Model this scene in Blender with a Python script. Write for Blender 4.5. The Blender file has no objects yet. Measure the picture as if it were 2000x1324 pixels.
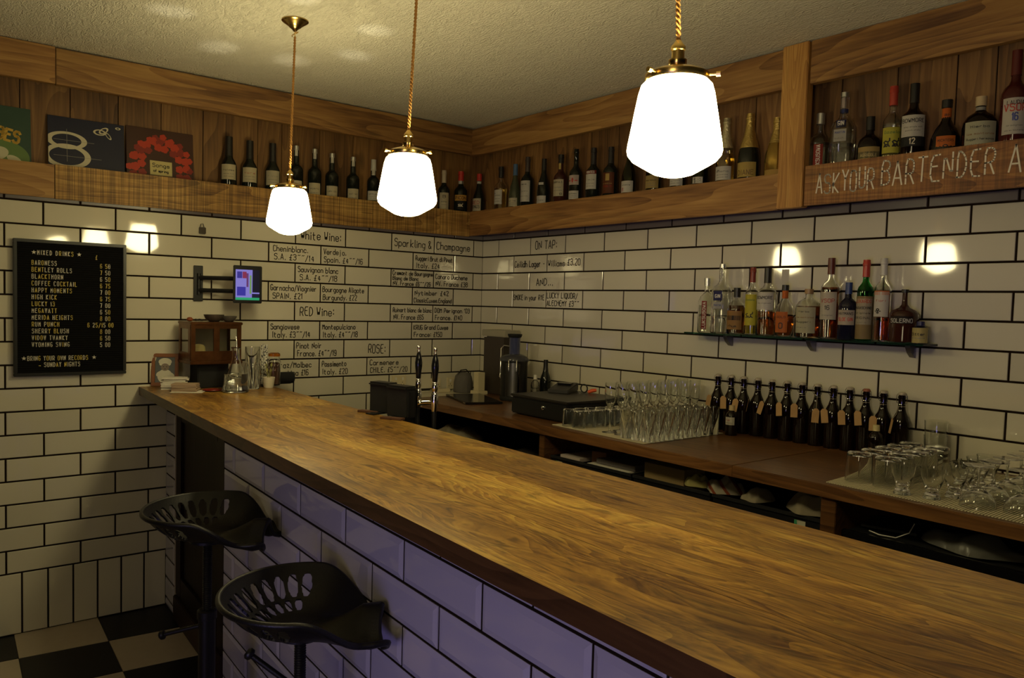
import bpy, bmesh, math, random
from mathutils import Vector, Matrix
random.seed(7)
PI = math.pi
C = bpy.context.scene.collection
sc = bpy.context.scene

# ---------------------------------------------------------------- camera
def camera():
    cd = bpy.data.cameras.new('camera'); co = bpy.data.objects.new('camera', cd); C.objects.link(co)
    yaw, pitch, roll = 2.47070, -0.05437, 0.02686
    f = Vector((math.cos(yaw)*math.cos(pitch), math.sin(yaw)*math.cos(pitch), math.sin(pitch)))
    r = f.cross(Vector((0, 0, 1))).normalized(); u = r.cross(f)
    r2 = r*math.cos(roll)+u*math.sin(roll); u2 = -r*math.sin(roll)+u*math.cos(roll)
    m = Matrix((r2, u2, -f)).transposed().to_4x4(); m.translation = Vector((4.0523, -3.1083, 1.5243))
    co.matrix_world = m
    cd.sensor_width = 36; cd.lens = 1568.83/2000*36; cd.shift_x = 0.01794; cd.shift_y = 0.00949
    cd.clip_start = 0.02
    sc.camera = co
    sc.cycles.max_bounces = 32; sc.cycles.transmission_bounces = 32; sc.cycles.transparent_max_bounces = 24; sc.cycles.diffuse_bounces = 4; sc.cycles.glossy_bounces = 8
camera()
# ---------------------------------------------------------------- world, lights, exposure
w = bpy.data.worlds.new('world'); sc.world = w; w.use_nodes = True
bg = w.node_tree.nodes['Background']; bg.inputs[0].default_value = (0.72, 0.62, 0.5, 1); bg.inputs[1].default_value = 0.004
sc.view_settings.view_transform = 'Standard'; sc.view_settings.look = 'None'
sc.view_settings.exposure = 0.22; sc.view_settings.gamma = 1; sc.view_settings.use_curve_mapping = False
LAMP_STRENGTH = 25.0
LAMP_COLOUR = (1.0, 0.845, 0.43)
def area(name, loc, target, sx, sy, power, col, spread=180):
    l = bpy.data.lights.new(name, 'AREA'); l.shape = 'RECTANGLE'; l.size = sx; l.size_y = sy; l.energy = power; l.color = col
    l.spread = math.radians(spread)
    o = bpy.data.objects.new(name, l); C.objects.link(o); o.location = loc
    o.rotation_euler = (Vector(target)-Vector(loc)).to_track_quat('-Z', 'Y').to_euler()
    return o
# violet evening light falling through the low shop window behind the camera
area('window_light', (4.3, -5.2, 0.75), (3.0, -2.1, 0.50), 1.2, 0.7, 2.7, (0.40, 0.34, 1.0), 60)
# unseen fill light added behind the camera to brighten the ceiling
area('ceiling_fill', (4.4, -4.9, 1.7), (3.2, -3.6, 2.6), 0.8, 0.8, 11, (1.0, 0.82, 0.48))

# ---------------------------------------------------------------- materials
def node(nt, t, **kw):
    n = nt.nodes.new(t)
    for k, v in kw.items():
        if k in n.inputs: n.inputs[k].default_value = v
        else: setattr(n, k, v)
    return n
MATS = {}
def mat(name, col, rough=0.5, metal=0.0, spec=0.5, coat=0, trans=0, ior=1.45, emit=None, es=0, alpha=1, noise=0, nscale=30, bump=0, bscale=60):
    if name in MATS: return MATS[name]
    m = bpy.data.materials.new(name); m.use_nodes = True; nt = m.node_tree
    b = nt.nodes['Principled BSDF']
    b.inputs['Base Color'].default_value = (*col, 1); b.inputs['Roughness'].default_value = rough
    b.inputs['Metallic'].default_value = metal; b.inputs['Specular IOR Level'].default_value = spec
    b.inputs['Coat Weight'].default_value = coat; b.inputs['Transmission Weight'].default_value = trans
    b.inputs['IOR'].default_value = ior; b.inputs['Alpha'].default_value = alpha
    if emit: b.inputs['Emission Color'].default_value = (*emit, 1); b.inputs['Emission Strength'].default_value = es
    if noise:
        tc = node(nt, 'ShaderNodeTexCoord'); n = node(nt, 'ShaderNodeTexNoise', Scale=nscale, Detail=5.0)
        mx = node(nt, 'ShaderNodeMix', data_type='RGBA', blend_type='MULTIPLY'); mx.inputs[0].default_value = 1
        rp = node(nt, 'ShaderNodeMapRange'); rp.inputs[3].default_value = 1-noise; rp.inputs[4].default_value = 1+noise
        nt.links.new(tc.outputs['Object'], n.inputs['Vector']); nt.links.new(n.outputs[0], rp.inputs[0])
        mx.inputs[6].default_value = (*col, 1); nt.links.new(rp.outputs[0], mx.inputs[7]); nt.links.new(mx.outputs[2], b.inputs['Base Color'])
    if bump:
        tc = node(nt, 'ShaderNodeTexCoord'); n = node(nt, 'ShaderNodeTexNoise', Scale=bscale, Detail=4.0)
        bp = node(nt, 'ShaderNodeBump', Strength=bump, Distance=0.01)
        nt.links.new(tc.outputs['Object'], n.inputs['Vector']); nt.links.new(n.outputs[0], bp.inputs['Height']); nt.links.new(bp.outputs[0], b.inputs['Normal'])
    MATS[name] = m
    return m
def wood(name, c_dark, c_mid, c_light, axis='X', gs=1.0, rough=0.45, bump=0.25, saw=0, knots=0.5, coat=0.0, warp=0.6, contrast=1.0, ring=1.0, mottle=0):
    """long-grained timber; the axis is the grain direction, every board gets its own offset"""
    m = bpy.data.materials.new(name); m.use_nodes = True; nt = m.node_tree; L = nt.links.new
    b = nt.nodes['Principled BSDF']; b.inputs['Roughness'].default_value = rough; b.inputs['Coat Weight'].default_value = coat; b.inputs['Coat Roughness'].default_value = 0.25
    tc = node(nt, 'ShaderNodeTexCoord'); oi = node(nt, 'ShaderNodeObjectInfo')
    off = node(nt, 'ShaderNodeVectorMath', operation='SCALE'); off.inputs[0].default_value = (7.3, 3.1, 5.7); L(oi.outputs['Random'], off.inputs['Scale'])
    add = node(nt, 'ShaderNodeVectorMath', operation='ADD'); L(tc.outputs['Object'], add.inputs[0]); L(off.outputs[0], add.inputs[1])
    # slow swirls that bend the grain around knots
    wn = node(nt, 'ShaderNodeTexNoise', Scale=2.2*gs, Detail=2.0); mp0 = node(nt, 'ShaderNodeMapping')
    s = {'X': (0.45, 1.8, 1.8), 'Y': (1.8, 0.45, 1.8), 'Z': (1.8, 1.8, 0.45)}[axis]
    mp0.inputs['Scale'].default_value = s; L(add.outputs[0], mp0.inputs[0]); L(mp0.outputs[0], wn.inputs['Vector'])
    sub = node(nt, 'ShaderNodeVectorMath', operation='SUBTRACT'); sub.inputs[1].default_value = (.5, .5, .5); L(wn.outputs['Color'], sub.inputs[0])
    wsc = node(nt, 'ShaderNodeVectorMath', operation='SCALE'); wsc.inputs['Scale'].default_value = 0.10*warp; L(sub.outputs[0], wsc.inputs[0])
    ad2 = node(nt, 'ShaderNodeVectorMath', operation='ADD'); L(add.outputs[0], ad2.inputs[0]); L(wsc.outputs[0], ad2.inputs[1])
    mp = node(nt, 'ShaderNodeMapping'); k = {'X': (1.3, 26, 26), 'Y': (26, 1.3, 26), 'Z': (26, 26, 1.3)}[axis]
    mp.inputs['Scale'].default_value = tuple(v*gs for v in k); L(ad2.outputs[0], mp.inputs[0])
    g = node(nt, 'ShaderNodeTexNoise', Scale=1.0, Detail=7.0, Roughness=0.62); L(mp.outputs[0], g.inputs['Vector'])
    mpf = node(nt, 'ShaderNodeMapping'); mpf.inputs['Scale'].default_value = tuple(v*gs*5 for v in k); L(ad2.outputs[0], mpf.inputs[0])
    gf = node(nt, 'ShaderNodeTexNoise', Scale=1.0, Detail=3.0, Roughness=0.5); L(mpf.outputs[0], gf.inputs['Vector'])
    # cathedral rings
    mr = node(nt, 'ShaderNodeMapping'); kr = {'X': (0.55, 5, 5), 'Y': (5, 0.55, 5), 'Z': (5, 5, 0.55)}[axis]
    mr.inputs['Scale'].default_value = tuple(v*gs for v in kr); L(ad2.outputs[0], mr.inputs[0])
    rn = node(nt, 'ShaderNodeTexNoise', Scale=1.0, Detail=1.5, Roughness=0.45); L(mr.outputs[0], rn.inputs['Vector'])
    rm = node(nt, 'ShaderNodeMath', operation='MULTIPLY'); rm.inputs[1].default_value = 22; L(rn.outputs[0], rm.inputs[0])
    rf = node(nt, 'ShaderNodeMath', operation='FRACT'); L(rm.outputs[0], rf.inputs[0])
    big = node(nt, 'ShaderNodeTexNoise', Scale=1.0, Detail=3.0); mb = node(nt, 'ShaderNodeMapping')
    kb = {'X': (1.2, 5, 5), 'Y': (5, 1.2, 5), 'Z': (5, 5, 1.2)}[axis]; mb.inputs['Scale'].default_value = kb; L(add.outputs[0], mb.inputs[0]); L(mb.outputs[0], big.inputs['Vector'])
    cr = node(nt, 'ShaderNodeValToRGB'); e = cr.color_ramp.elements
    e[0].position = 0.33; e[0].color = (*c_dark, 1); e[1].position = 0.66; e[1].color = (*c_light, 1); n_ = e.new(0.5); n_.color = (*c_mid, 1)
    mixv = node(nt, 'ShaderNodeMath', operation='MULTIPLY_ADD'); mixv.inputs[1].default_value = 0.13*contrast*ring; L(rf.outputs[0], mixv.inputs[0])
    m2 = node(nt, 'ShaderNodeMath', operation='MULTIPLY_ADD'); m2.inputs[1].default_value = 0.45; L(big.outputs[0], m2.inputs[0])
    m3 = node(nt, 'ShaderNodeMath', operation='MULTIPLY_ADD'); m3.inputs[1].default_value = 0.28; m3.inputs[2].default_value = -0.07*contrast; L(gf.outputs[0], m3.inputs[0])
    m4 = node(nt, 'ShaderNodeMath', operation='MULTIPLY'); m4.inputs[1].default_value = 0.27; L(g.outputs[0], m4.inputs[0])
    L(m4.outputs[0], m2.inputs[2]); L(m3.outputs[0], mixv.inputs[2])
    sm = node(nt, 'ShaderNodeMath', operation='ADD'); L(m2.outputs[0], sm.inputs[0]); L(mixv.outputs[0], sm.inputs[1]); L(sm.outputs[0], cr.inputs[0])
    col = cr.outputs[0]
    # dark pores, streaked along the grain
    po = node(nt, 'ShaderNodeMapRange'); po.inputs[1].default_value = 0.60; po.inputs[2].default_value = 0.74; po.inputs[3].default_value = 1.0; po.inputs[4].default_value = 1-0.45*contrast
    L(g.outputs[0], po.inputs[0])
    mx = node(nt, 'ShaderNodeMix', data_type='RGBA', blend_type='MULTIPLY'); mx.inputs[0].default_value = 1; L(col, mx.inputs[6]); L(po.outputs[0], mx.inputs[7]); col = mx.outputs[2]
    # board to board tint
    tr = node(nt, 'ShaderNodeMapRange'); tr.inputs[3].default_value = 0.8; tr.inputs[4].default_value = 1.15; L(oi.outputs['Random'], tr.inputs[0])
    mt = node(nt, 'ShaderNodeMix', data_type='RGBA', blend_type='MULTIPLY'); mt.inputs[0].default_value = 1; L(col, mt.inputs[6]); L(tr.outputs[0], mt.inputs[7]); col = mt.outputs[2]
    if mottle:
        mn = node(nt, 'ShaderNodeTexNoise', Scale=1.0, Detail=5.0, Roughness=.7, Distortion=.8); mm = node(nt, 'ShaderNodeMapping'); mm.inputs['Scale'].default_value = {'X': (3.2, 8, 8), 'Y': (8, 3.2, 8), 'Z': (8, 8, 3.2)}[axis]
        L(add.outputs[0], mm.inputs[0]); L(mm.outputs[0], mn.inputs['Vector']); mr2 = node(nt, 'ShaderNodeMapRange'); mr2.inputs[1].default_value = .35; mr2.inputs[2].default_value = .62; mr2.inputs[3].default_value = .72; mr2.inputs[4].default_value = 1.10
        L(mn.outputs[0], mr2.inputs[0]); m7 = node(nt, 'ShaderNodeMix', data_type='RGBA', blend_type='MULTIPLY'); m7.inputs[0].default_value = mottle; L(col, m7.inputs[6]); L(mr2.outputs[0], m7.inputs[7]); col = m7.outputs[2]
        dn = node(nt, 'ShaderNodeTexNoise', Scale=1.0, Detail=2.0); dm = node(nt, 'ShaderNodeMapping'); dm.inputs['Scale'].default_value = {'X': (14, 150, 150), 'Y': (150, 14, 150), 'Z': (150, 150, 14)}[axis]
        L(ad2.outputs[0], dm.inputs[0]); L(dm.outputs[0], dn.inputs['Vector']); mr3 = node(nt, 'ShaderNodeMapRange'); mr3.inputs[1].default_value = .52; mr3.inputs[2].default_value = .66; mr3.inputs[3].default_value = 1.0; mr3.inputs[4].default_value = .55
        L(dn.outputs[0], mr3.inputs[0]); m8 = node(nt, 'ShaderNodeMix', data_type='RGBA', blend_type='MULTIPLY'); m8.inputs[0].default_value = 1; L(col, m8.inputs[6]); L(mr3.outputs[0], m8.inputs[7]); col = m8.outputs[2]
    if knots:
        vo = node(nt, 'ShaderNodeTexVoronoi', Scale=1.0); mk = node(nt, 'ShaderNodeMapping'); kk = {'X': (1.6, 4.4, 4.4), 'Y': (4.4, 1.6, 4.4), 'Z': (4.4, 4.4, 1.6)}[axis]
        mk.inputs['Scale'].default_value = kk; L(ad2.outputs[0], mk.inputs[0]); L(mk.outputs[0], vo.inputs['Vector'])
        kr_ = node(nt, 'ShaderNodeMapRange'); kr_.inputs[1].default_value = 0.04; kr_.inputs[2].default_value = 0.13; kr_.inputs[3].default_value = 1-knots; kr_.inputs[4].default_value = 1
        L(vo.outputs['Distance'], kr_.inputs[0])
        m5 = node(nt, 'ShaderNodeMix', data_type='RGBA', blend_type='MULTIPLY'); m5.inputs[0].default_value = 1; L(col, m5.inputs[6]); L(kr_.outputs[0], m5.inputs[7]); col = m5.outputs[2]
    h = g.outputs[0]
    if saw:
        ws = node(nt, 'ShaderNodeTexNoise', Scale=1.0, Detail=2.0); ms = node(nt, 'ShaderNodeMapping')
        ks = {'X': (150, 2, 2), 'Y': (2, 150, 2), 'Z': (2, 2, 150)}[axis]; ms.inputs['Scale'].default_value = ks; L(add.outputs[0], ms.inputs[0]); L(ms.outputs[0], ws.inputs['Vector'])
        sr = node(nt, 'ShaderNodeMapRange'); sr.inputs[1].default_value = .4; sr.inputs[2].default_value = .6; sr.inputs[3].default_value = 1-saw; sr.inputs[4].default_value = 1.08
        L(ws.outputs[0], sr.inputs[0]); m6 = node(nt, 'ShaderNodeMix', data_type='RGBA', blend_type='MULTIPLY'); m6.inputs[0].default_value = 1
        L(col, m6.inputs[6]); L(sr.outputs[0], m6.inputs[7]); col = m6.outputs[2]
    L(col, b.inputs['Base Color'])
    bp = node(nt, 'ShaderNodeBump', Strength=bump, Distance=0.004); L(h, bp.inputs['Height']); L(bp.outputs[0], b.inputs['Normal'])
    MATS[name] = m
    return m

W_BAR = wood('oak_worktop', (.10, .034, .006), (.40, .205, .032), (.70, .46, .085), 'X', 1.35, 0.36, 0.25, knots=0.30, coat=0.25, warp=2.6, contrast=1.05, ring=.75, mottle=1.0)
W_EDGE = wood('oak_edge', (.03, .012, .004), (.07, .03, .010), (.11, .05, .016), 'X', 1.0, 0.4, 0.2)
W_BACK = wood('walnut_worktop', (.040, .015, .005), (.115, .048, .015), (.20, .090, .028), 'X', 1.0, 0.38, 0.15, coat=0.15)
W_BEAM_X = wood('beam_oak_x', (.10, .038, .010), (.29, .140, .038), (.44, .245, .072), 'X', 0.8, 0.6, 0.4, knots=0.7)
W_BEAM_Y = wood('beam_oak_y', (.10, .038, .010), (.29, .140, .038), (.44, .245, .072), 'Y', 0.8, 0.6, 0.4, knots=0.7)
W_SAW_Y = wood('sawn_oak_y', (.10, .040, .010), (.34, .180, .044), (.55, .33, .088), 'Y', 1.0, 0.62, 0.4, saw=0.45)
W_SAW_X = wood('sawn_oak_x', (.12, .04, .010), (.30, .12, .030), (.46, .22, .06), 'X', 1.0, 0.62, 0.4, saw=0.25, knots=0.8)
W_PLANK = wood('plank_oak', (.07, .030, .009), (.18, .085, .025), (.28, .145, .043), 'Z', 0.8, 0.6, 0.4, knots=0.75)
W_POST = wood('post_oak', (.22, .09, .02), (.42, .20, .045), (.58, .32, .08), 'Z', 1.2, 0.6, 0.3)
W_DARK = wood('dark_door', (.004, .0015, .001), (.009, .003, .002), (.015, .005, .003), 'Z', 0.8, 0.45, 0.2, knots=0)

W_DARK.node_tree.nodes['Principled BSDF'].inputs['Specular IOR Level'].default_value = .15
def tile_mat(name, col, rough):
    m = bpy.data.materials.new(name); m.use_nodes = True; nt = m.node_tree; b = nt.nodes['Principled BSDF']
    oi = node(nt, 'ShaderNodeObjectInfo'); mr = node(nt, 'ShaderNodeMapRange'); mr.inputs[3].default_value = 0.94; mr.inputs[4].default_value = 1.04
    mx = node(nt, 'ShaderNodeMix', data_type='RGBA', blend_type='MULTIPLY'); mx.inputs[0].default_value = 1; mx.inputs[6].default_value = (*col, 1)
    nt.links.new(oi.outputs['Random'], mr.inputs[0]); nt.links.new(mr.outputs[0], mx.inputs[7]); nt.links.new(mx.outputs[2], b.inputs['Base Color'])
    b.inputs['Roughness'].default_value = rough; b.inputs['Specular IOR Level'].default_value = .85
    tc = node(nt, 'ShaderNodeTexCoord'); n = node(nt, 'ShaderNodeTexNoise', Scale=9.0, Detail=1.0); bp = node(nt, 'ShaderNodeBump', Strength=0.09, Distance=0.004)
    nt.links.new(tc.outputs['Object'], n.inputs['Vector']); nt.links.new(n.outputs[0], bp.inputs['Height']); nt.links.new(bp.outputs[0], b.inputs['Normal'])
    MATS[name] = m
    return m
TILE = tile_mat('glazed_tile', (.62, .58, .47), 0.055)
TILE_TOP = tile_mat('grey_top_course_tile', (.13, .11, .12), 0.2)  # darker grey for the thin top course below the shelves
TILE_BAR = tile_mat('bevelled_tile', (.50, .48, .53), 0.07)
GROUT = mat('grout', (.014, .008, .004), 0.95, spec=.1)
INK = mat('marker_ink', (.012, .010, .008), 0.5)
CHALK = mat('chalk', (.72, .66, .52), 0.9)
BLACK = mat('black_plastic', (.008, .008, .009), 0.4)
MATTE = mat('matt_black', (.006, .006, .006), 0.75)
IRON = mat('cast_iron', (.006, .0055, .005), 0.42, 0.0, bump=0.1, bscale=200)
CHROME = mat('chrome', (.75, .74, .72), 0.12, 1.0)
STEEL = mat('brushed_steel', (.40, .39, .38), 0.3, 1.0)
BRASS = mat('brass', (.70, .48, .16), 0.22, 1.0)
COPPER = mat('aged_copper', (.15, .062, .024), 0.3, 0.85, noise=0.6, nscale=25)
GLASS = mat('clear_glass', (.97, .98, .97), 0.0, trans=1, ior=1.45)
GREEN_GLASS = mat('shelf_glass', (.25, .55, .45), 0.02, trans=1, ior=1.45)
DARK_GLASS = mat('dark_bottle_glass', (.008, .010, .007), 0.07)
BROWN_GLASS = mat('brown_bottle_glass', (.006, .0025, .0012), 0.06)
PAPER = mat('paper', (.70, .66, .56), 0.8)
CREAM = mat('cream_plastic', (.62, .54, .36), 0.5)
WHITE = mat('white_plastic', (.70, .68, .64), 0.4)
def shade_mat():
    m = bpy.data.materials.new('opal_glass_lit'); m.use_nodes = True; nt = m.node_tree
    b = nt.nodes['Principled BSDF']; b.inputs['Base Color'].default_value = (.9, .88, .8, 1); b.inputs['Roughness'].default_value = .15
    b.inputs['Emission Color'].default_value = (*LAMP_COLOUR, 1); b.inputs['Emission Strength'].default_value = LAMP_STRENGTH
    return m
SHADE = shade_mat()

# ---------------------------------------------------------------- geometry helpers
def bm_new(): return bmesh.new()
def box(bm, x0, x1, y0, y1, z0, z1, bevel=0, mtx=None):
    vs = [bm.verts.new((x, y, z)) for z in (z0, z1) for y in (y0, y1) for x in (x0, x1)]
    fs = [bm.faces.new([vs[i] for i in q]) for q in ((0, 2, 3, 1), (4, 5, 7, 6), (0, 1, 5, 4), (2, 6, 7, 3), (0, 4, 6, 2), (1, 3, 7, 5))]
    geo = vs
    if bevel:
        es = list({e for f in fs for e in f.edges})
        r = bmesh.ops.bevel(bm, geom=es, offset=bevel, segments=2, affect='EDGES'); geo = list({v for f in r['faces'] for v in f.verts})
        geo = [v for v in bm.verts if v.is_valid and (v in geo)]
    if mtx: bmesh.ops.transform(bm, matrix=mtx, verts=geo)
    return geo
def lathe(bm, prof, n=24, cx=0, cy=0, cap0=True, cap1=True, sq=None):
    """prof: list of (r, z); sq squares off the section (rounded square) with factor 0..1"""
    rings = []
    for r, z in prof:
        ring = []
        for i in range(n):
            a = 2*PI*(i+.5)/n; k = 1
            if sq:
                c, s = abs(math.cos(a)), abs(math.sin(a)); k = 1/((c**sq+s**sq)**(1/sq))
            ring.append(bm.verts.new((cx+r*k*math.cos(a), cy+r*k*math.sin(a), z)))
        rings.append(ring)
    for a, b in zip(rings, rings[1:]):
        for i in range(n): bm.faces.new((a[i], a[(i+1) % n], b[(i+1) % n], b[i]))
    if cap0 and prof[0][0] > 1e-5: bm.faces.new(rings[0][::-1])
    if cap1 and prof[-1][0] > 1e-5: bm.faces.new(rings[-1])
def tube(bm, pts, r, n=8, caps=True):
    pts = [Vector(p) for p in pts]; rings = []; up = None
    for i, p in enumerate(pts):
        t = (pts[min(i+1, len(pts)-1)]-pts[max(i-1, 0)]).normalized()
        if up is None: up = t.orthogonal().normalized()
        else: up = (up-t*up.dot(t)).normalized()
        s = t.cross(up); rr = r[i] if isinstance(r, (list, tuple)) else r
        rings.append([bm.verts.new(p+(up*math.cos(2*PI*k/n)+s*math.sin(2*PI*k/n))*rr) for k in range(n)])
    for a, b in zip(rings, rings[1:]):
        for k in range(n): bm.faces.new((a[k], a[(k+1) % n], b[(k+1) % n], b[k]))
    if caps: bm.faces.new(rings[0][::-1]); bm.faces.new(rings[-1])
def mesh_of(bm, name, smooth=None):
    bmesh.ops.recalc_face_normals(bm, faces=bm.faces[:])
    me = bpy.data.meshes.new(name); bm.to_mesh(me); bm.free()
    if smooth is not None:
        me.shade_smooth()
        if smooth < 180: me.set_sharp_from_angle(angle=math.radians(smooth))
    return me
def obj(name, bm, m, parent=None, smooth=None, **props):
    me = bm if isinstance(bm, bpy.types.Mesh) else mesh_of(bm, name, smooth)
    if not me.materials: me.materials.append(m)
    o = bpy.data.objects.new(name, me); C.objects.link(o); o.parent = parent
    for k, v in props.items(): o[k] = v
    return o
def thing(name, label, cat, loc=(0, 0, 0), rz=0, group=None):
    o = bpy.data.objects.new(name, None); C.objects.link(o); o.empty_display_size = 0.05
    o.location = loc; o.rotation_euler = (0, 0, rz); o['label'] = label; o['category'] = cat
    if group: o['group'] = group
    return o
def dup(src, loc, rz=None, label=None):
    r = src.copy(); C.objects.link(r); r.location = loc
    if rz is not None: r.rotation_euler = (0, 0, rz)
    if label: r['label'] = label
    for ch in src.children:
        c = ch.copy(); C.objects.link(c); c.parent = r
        for g in ch.children: d = g.copy(); C.objects.link(d); d.parent = c
    return r

# ---------------------------------------------------------------- hand lettering: single-stroke glyphs on a 5 x 10 grid, baseline at 2
G = {
'A': "02 29 42;14 34", 'B': "02 09 39 48 47 36 06;36 45 43 32 02", 'C': "48 39 19 08 03 12 32 43", 'D': "02 09 29 47 44 22 02", 'E': "42 02 09 49;06 36",
'F': "02 09 49;06 36", 'G': "48 39 19 08 03 12 32 43 45 25", 'H': "02 09;42 49;06 46", 'I': "22 29", 'J': "39 33 22 12 03", 'K': "02 09;49 05 42", 'L': "09 02 42",
'M': "02 09 25 49 42", 'N': "02 09 42 49", 'O': "19 08 03 12 32 43 48 39 19", 'P': "02 09 39 48 46 35 05", 'Q': "19 08 03 12 32 43 48 39 19;24 41", 'R': "02 09 39 48 46 35 05;25 42",
'S': "48 39 19 08 07 16 36 45 43 32 12 03", 'T': "09 49;29 22", 'U': "09 03 12 32 43 49", 'V': "09 22 49", 'W': "09 12 26 32 49", 'X': "02 49;09 42", 'Y': "09 26 49;26 22", 'Z': "09 49 02 42",
'a': "45 36 16 05 03 12 32 43;46 42", 'b': "09 02;05 16 36 45 43 32 12 03", 'c': "45 36 16 05 03 12 32 43", 'd': "49 42;45 36 16 05 03 12 32 43", 'e': "04 44 45 36 16 05 03 12 32 43",
'f': "39 29 18 12;06 36", 'g': "45 36 16 05 03 12 32 43;46 41 30 10", 'h': "09 02;05 16 36 45 42", 'i': "22 26;27 28", 'j': "26 21 10;27 28", 'k': "09 02;46 04 42", 'l': "29 23 32",
'm': "02 06;05 16 25 22;25 36 45 42", 'n': "02 06;05 16 36 45 42", 'o': "16 05 03 12 32 43 45 36 16", 'p': "06 00;05 16 36 45 43 32 12 03", 'q': "45 36 16 05 03 12 32 43;46 40", 'r': "02 06;04 16 36",
's': "45 36 16 05 14 34 43 32 12 03", 't': "18 13 22 32;06 36", 'u': "06 03 12 32 43;46 42", 'v': "06 22 46", 'w': "06 12 25 32 46", 'x': "06 42;46 02", 'y': "06 23;46 10", 'z': "06 46 02 42",
'0': "19 08 03 12 32 43 48 39 19", '1': "17 29 22", '2': "08 19 39 48 47 02 42", '3': "08 19 39 48 47 36 16;36 45 43 32 12 03", '4': "32 39 04 44", '5': "49 09 06 36 45 43 32 12 03",
'6': "48 39 19 08 03 12 32 43 45 36 16 05", '7': "09 49 22", '8': "16 07 08 19 39 48 47 36 16 05 03 12 32 43 45 36", '9': "46 35 15 06 08 19 39 48 43 32 12 03",
'$': "48 39 28 23 02 42;05 35", '.': "22 23", ',': "23 11", ':': "23 24;26 27", '/': "01 49", '-': "15 35", '&': "42 08 19 29 38 04 03 12 22 44", "'": "29 27", '"': "18 29;38 49", '_': "04 44", '~': "04 15 24 35 44", '#': "02 14 06 17 36 47 49;14 34 42;36 33 22;24 12", '@': "22 25 17 28 37 25;25 05;25 45;13 33"}
def strokes(text, h, width=None, tight=1.0, jitter=0.0, smooth=0, seed=1):
    """polylines (x right, y up, baseline 0) for text; h = cap height"""
    rnd = random.Random(seed); s = h/7.0; out = []; x = 0
    for ch in text:
        if ch == ' ': x += 3.2*s*tight; continue
        g = G.get(ch) or G.get(ch.upper())
        if not g: continue
        narrow = ch in "il.,:'1I" ; xo = -1.2 if narrow else 0
        jy = rnd.uniform(-1, 1)*jitter*s
        for pl in g.split(';'):
            pts = [((int(p[0])+xo)*s*0.85*tight+x+rnd.uniform(-1, 1)*jitter*s*.3, (int(p[1])-2)*s+jy+rnd.uniform(-1, 1)*jitter*s*.3) for p in pl.split()]
            for _ in range(smooth if len(pts) > 3 else 0):
                q = [pts[0]]
                for a, b in zip(pts, pts[1:]): q += [(a[0]*.75+b[0]*.25, a[1]*.75+b[1]*.25), (a[0]*.25+b[0]*.75, a[1]*.25+b[1]*.75)]
                q.append(pts[-1]); pts = q
            out.append(pts)
        x += (2.6 if narrow else 5.0)*s*tight
    tot = max(x-1.3*s*tight, 1e-6)
    if width: k = width/tot; out = [[(a*k, b) for a, b in p] for p in out]; tot = width
    return out, tot
def ribbon(bm, polys, wd, f, dx=0, dy=0):
    """flat pen strokes mapped to 3-D by f(x, y)"""
    hw = wd/2
    for p in polys:
        for i in range(len(p)-1):
            (ax, ay), (bx_, by) = p[i], p[i+1]; L = math.hypot(bx_-ax, by-ay)
            if L < 1e-7: continue
            ux, uy = (bx_-ax)/L*hw, (by-ay)/L*hw; e = .55
            q = [(ax-ux*e-uy, ay-uy*e+ux), (ax-ux*e+uy, ay-uy*e-ux), (bx_+ux*e+uy, by+uy*e-ux), (bx_+ux*e-uy, by+uy*e+ux)]
            bm.faces.new([bm.verts.new(f(a+dx, b+dy)) for a, b in q])
def lettering(name, lines, wd, f, m, parent, smooth=1, jitter=0.25, tight=0.9, seed=1):
    """lines: list of (text, x, y, cap height, width or None)"""
    bm = bm_new()
    for i, (t, x, y, h, wdt) in enumerate(lines):
        p, _ = strokes(t, h, wdt, tight, jitter, smooth, seed+i); ribbon(bm, p, wd, f, x, y)
    return obj(name, bm, m, parent)

# ---------------------------------------------------------------- setting: floor, walls, ceiling
PW, PH, ZT = 0.298, 0.103, 1.9257
def slab(name, x0, x1, y0, y1, z0, z1, m):
    bm = bm_new(); box(bm, x0, x1, y0, y1, z0, z1); return obj(name, bm, m, None, kind='structure')
CEIL = mat('anaglypta_ceiling', (.78, .74, .62), 0.85)
def ceil_nodes():
    nt = CEIL.node_tree; b = nt.nodes['Principled BSDF']; tc = node(nt, 'ShaderNodeTexCoord')
    n1 = node(nt, 'ShaderNodeTexNoise', Scale=13.0, Detail=4.0, Distortion=2.6); mp = node(nt, 'ShaderNodeMapping'); mp.inputs['Scale'].default_value = (1.5, 4.0, 1)
    mp.inputs['Rotation'].default_value = (0, 0, .5)
    nt.links.new(tc.outputs['Object'], mp.inputs[0]); nt.links.new(mp.outputs[0], n1.inputs['Vector'])
    bp = node(nt, 'ShaderNodeBump', Strength=1.0, Distance=0.014); nt.links.new(n1.outputs[0], bp.inputs['Height'])
    nt.links.new(bp.outputs[0], b.inputs['Normal'])
ceil_nodes()
ceiling = slab('ceiling', -0.35, 6.4, -6.6, 0.2, 2.61, 2.72, CEIL)
SUB = mat('floor_screed', (.012, .010, .009), 0.7)
floor = slab('floor', -0.35, 6.4, -6.6, 0.2, -0.08, -0.008, SUB)
wall_left = slab('wall_left', -0.32, -0.0008, -6.6, 0.0, 0.0, 2.0, GROUT)
wall_back = slab('wall_back', -0.32, 6.4, 0.0008, 0.2, 0.0, 2.61, GROUT)

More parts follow.
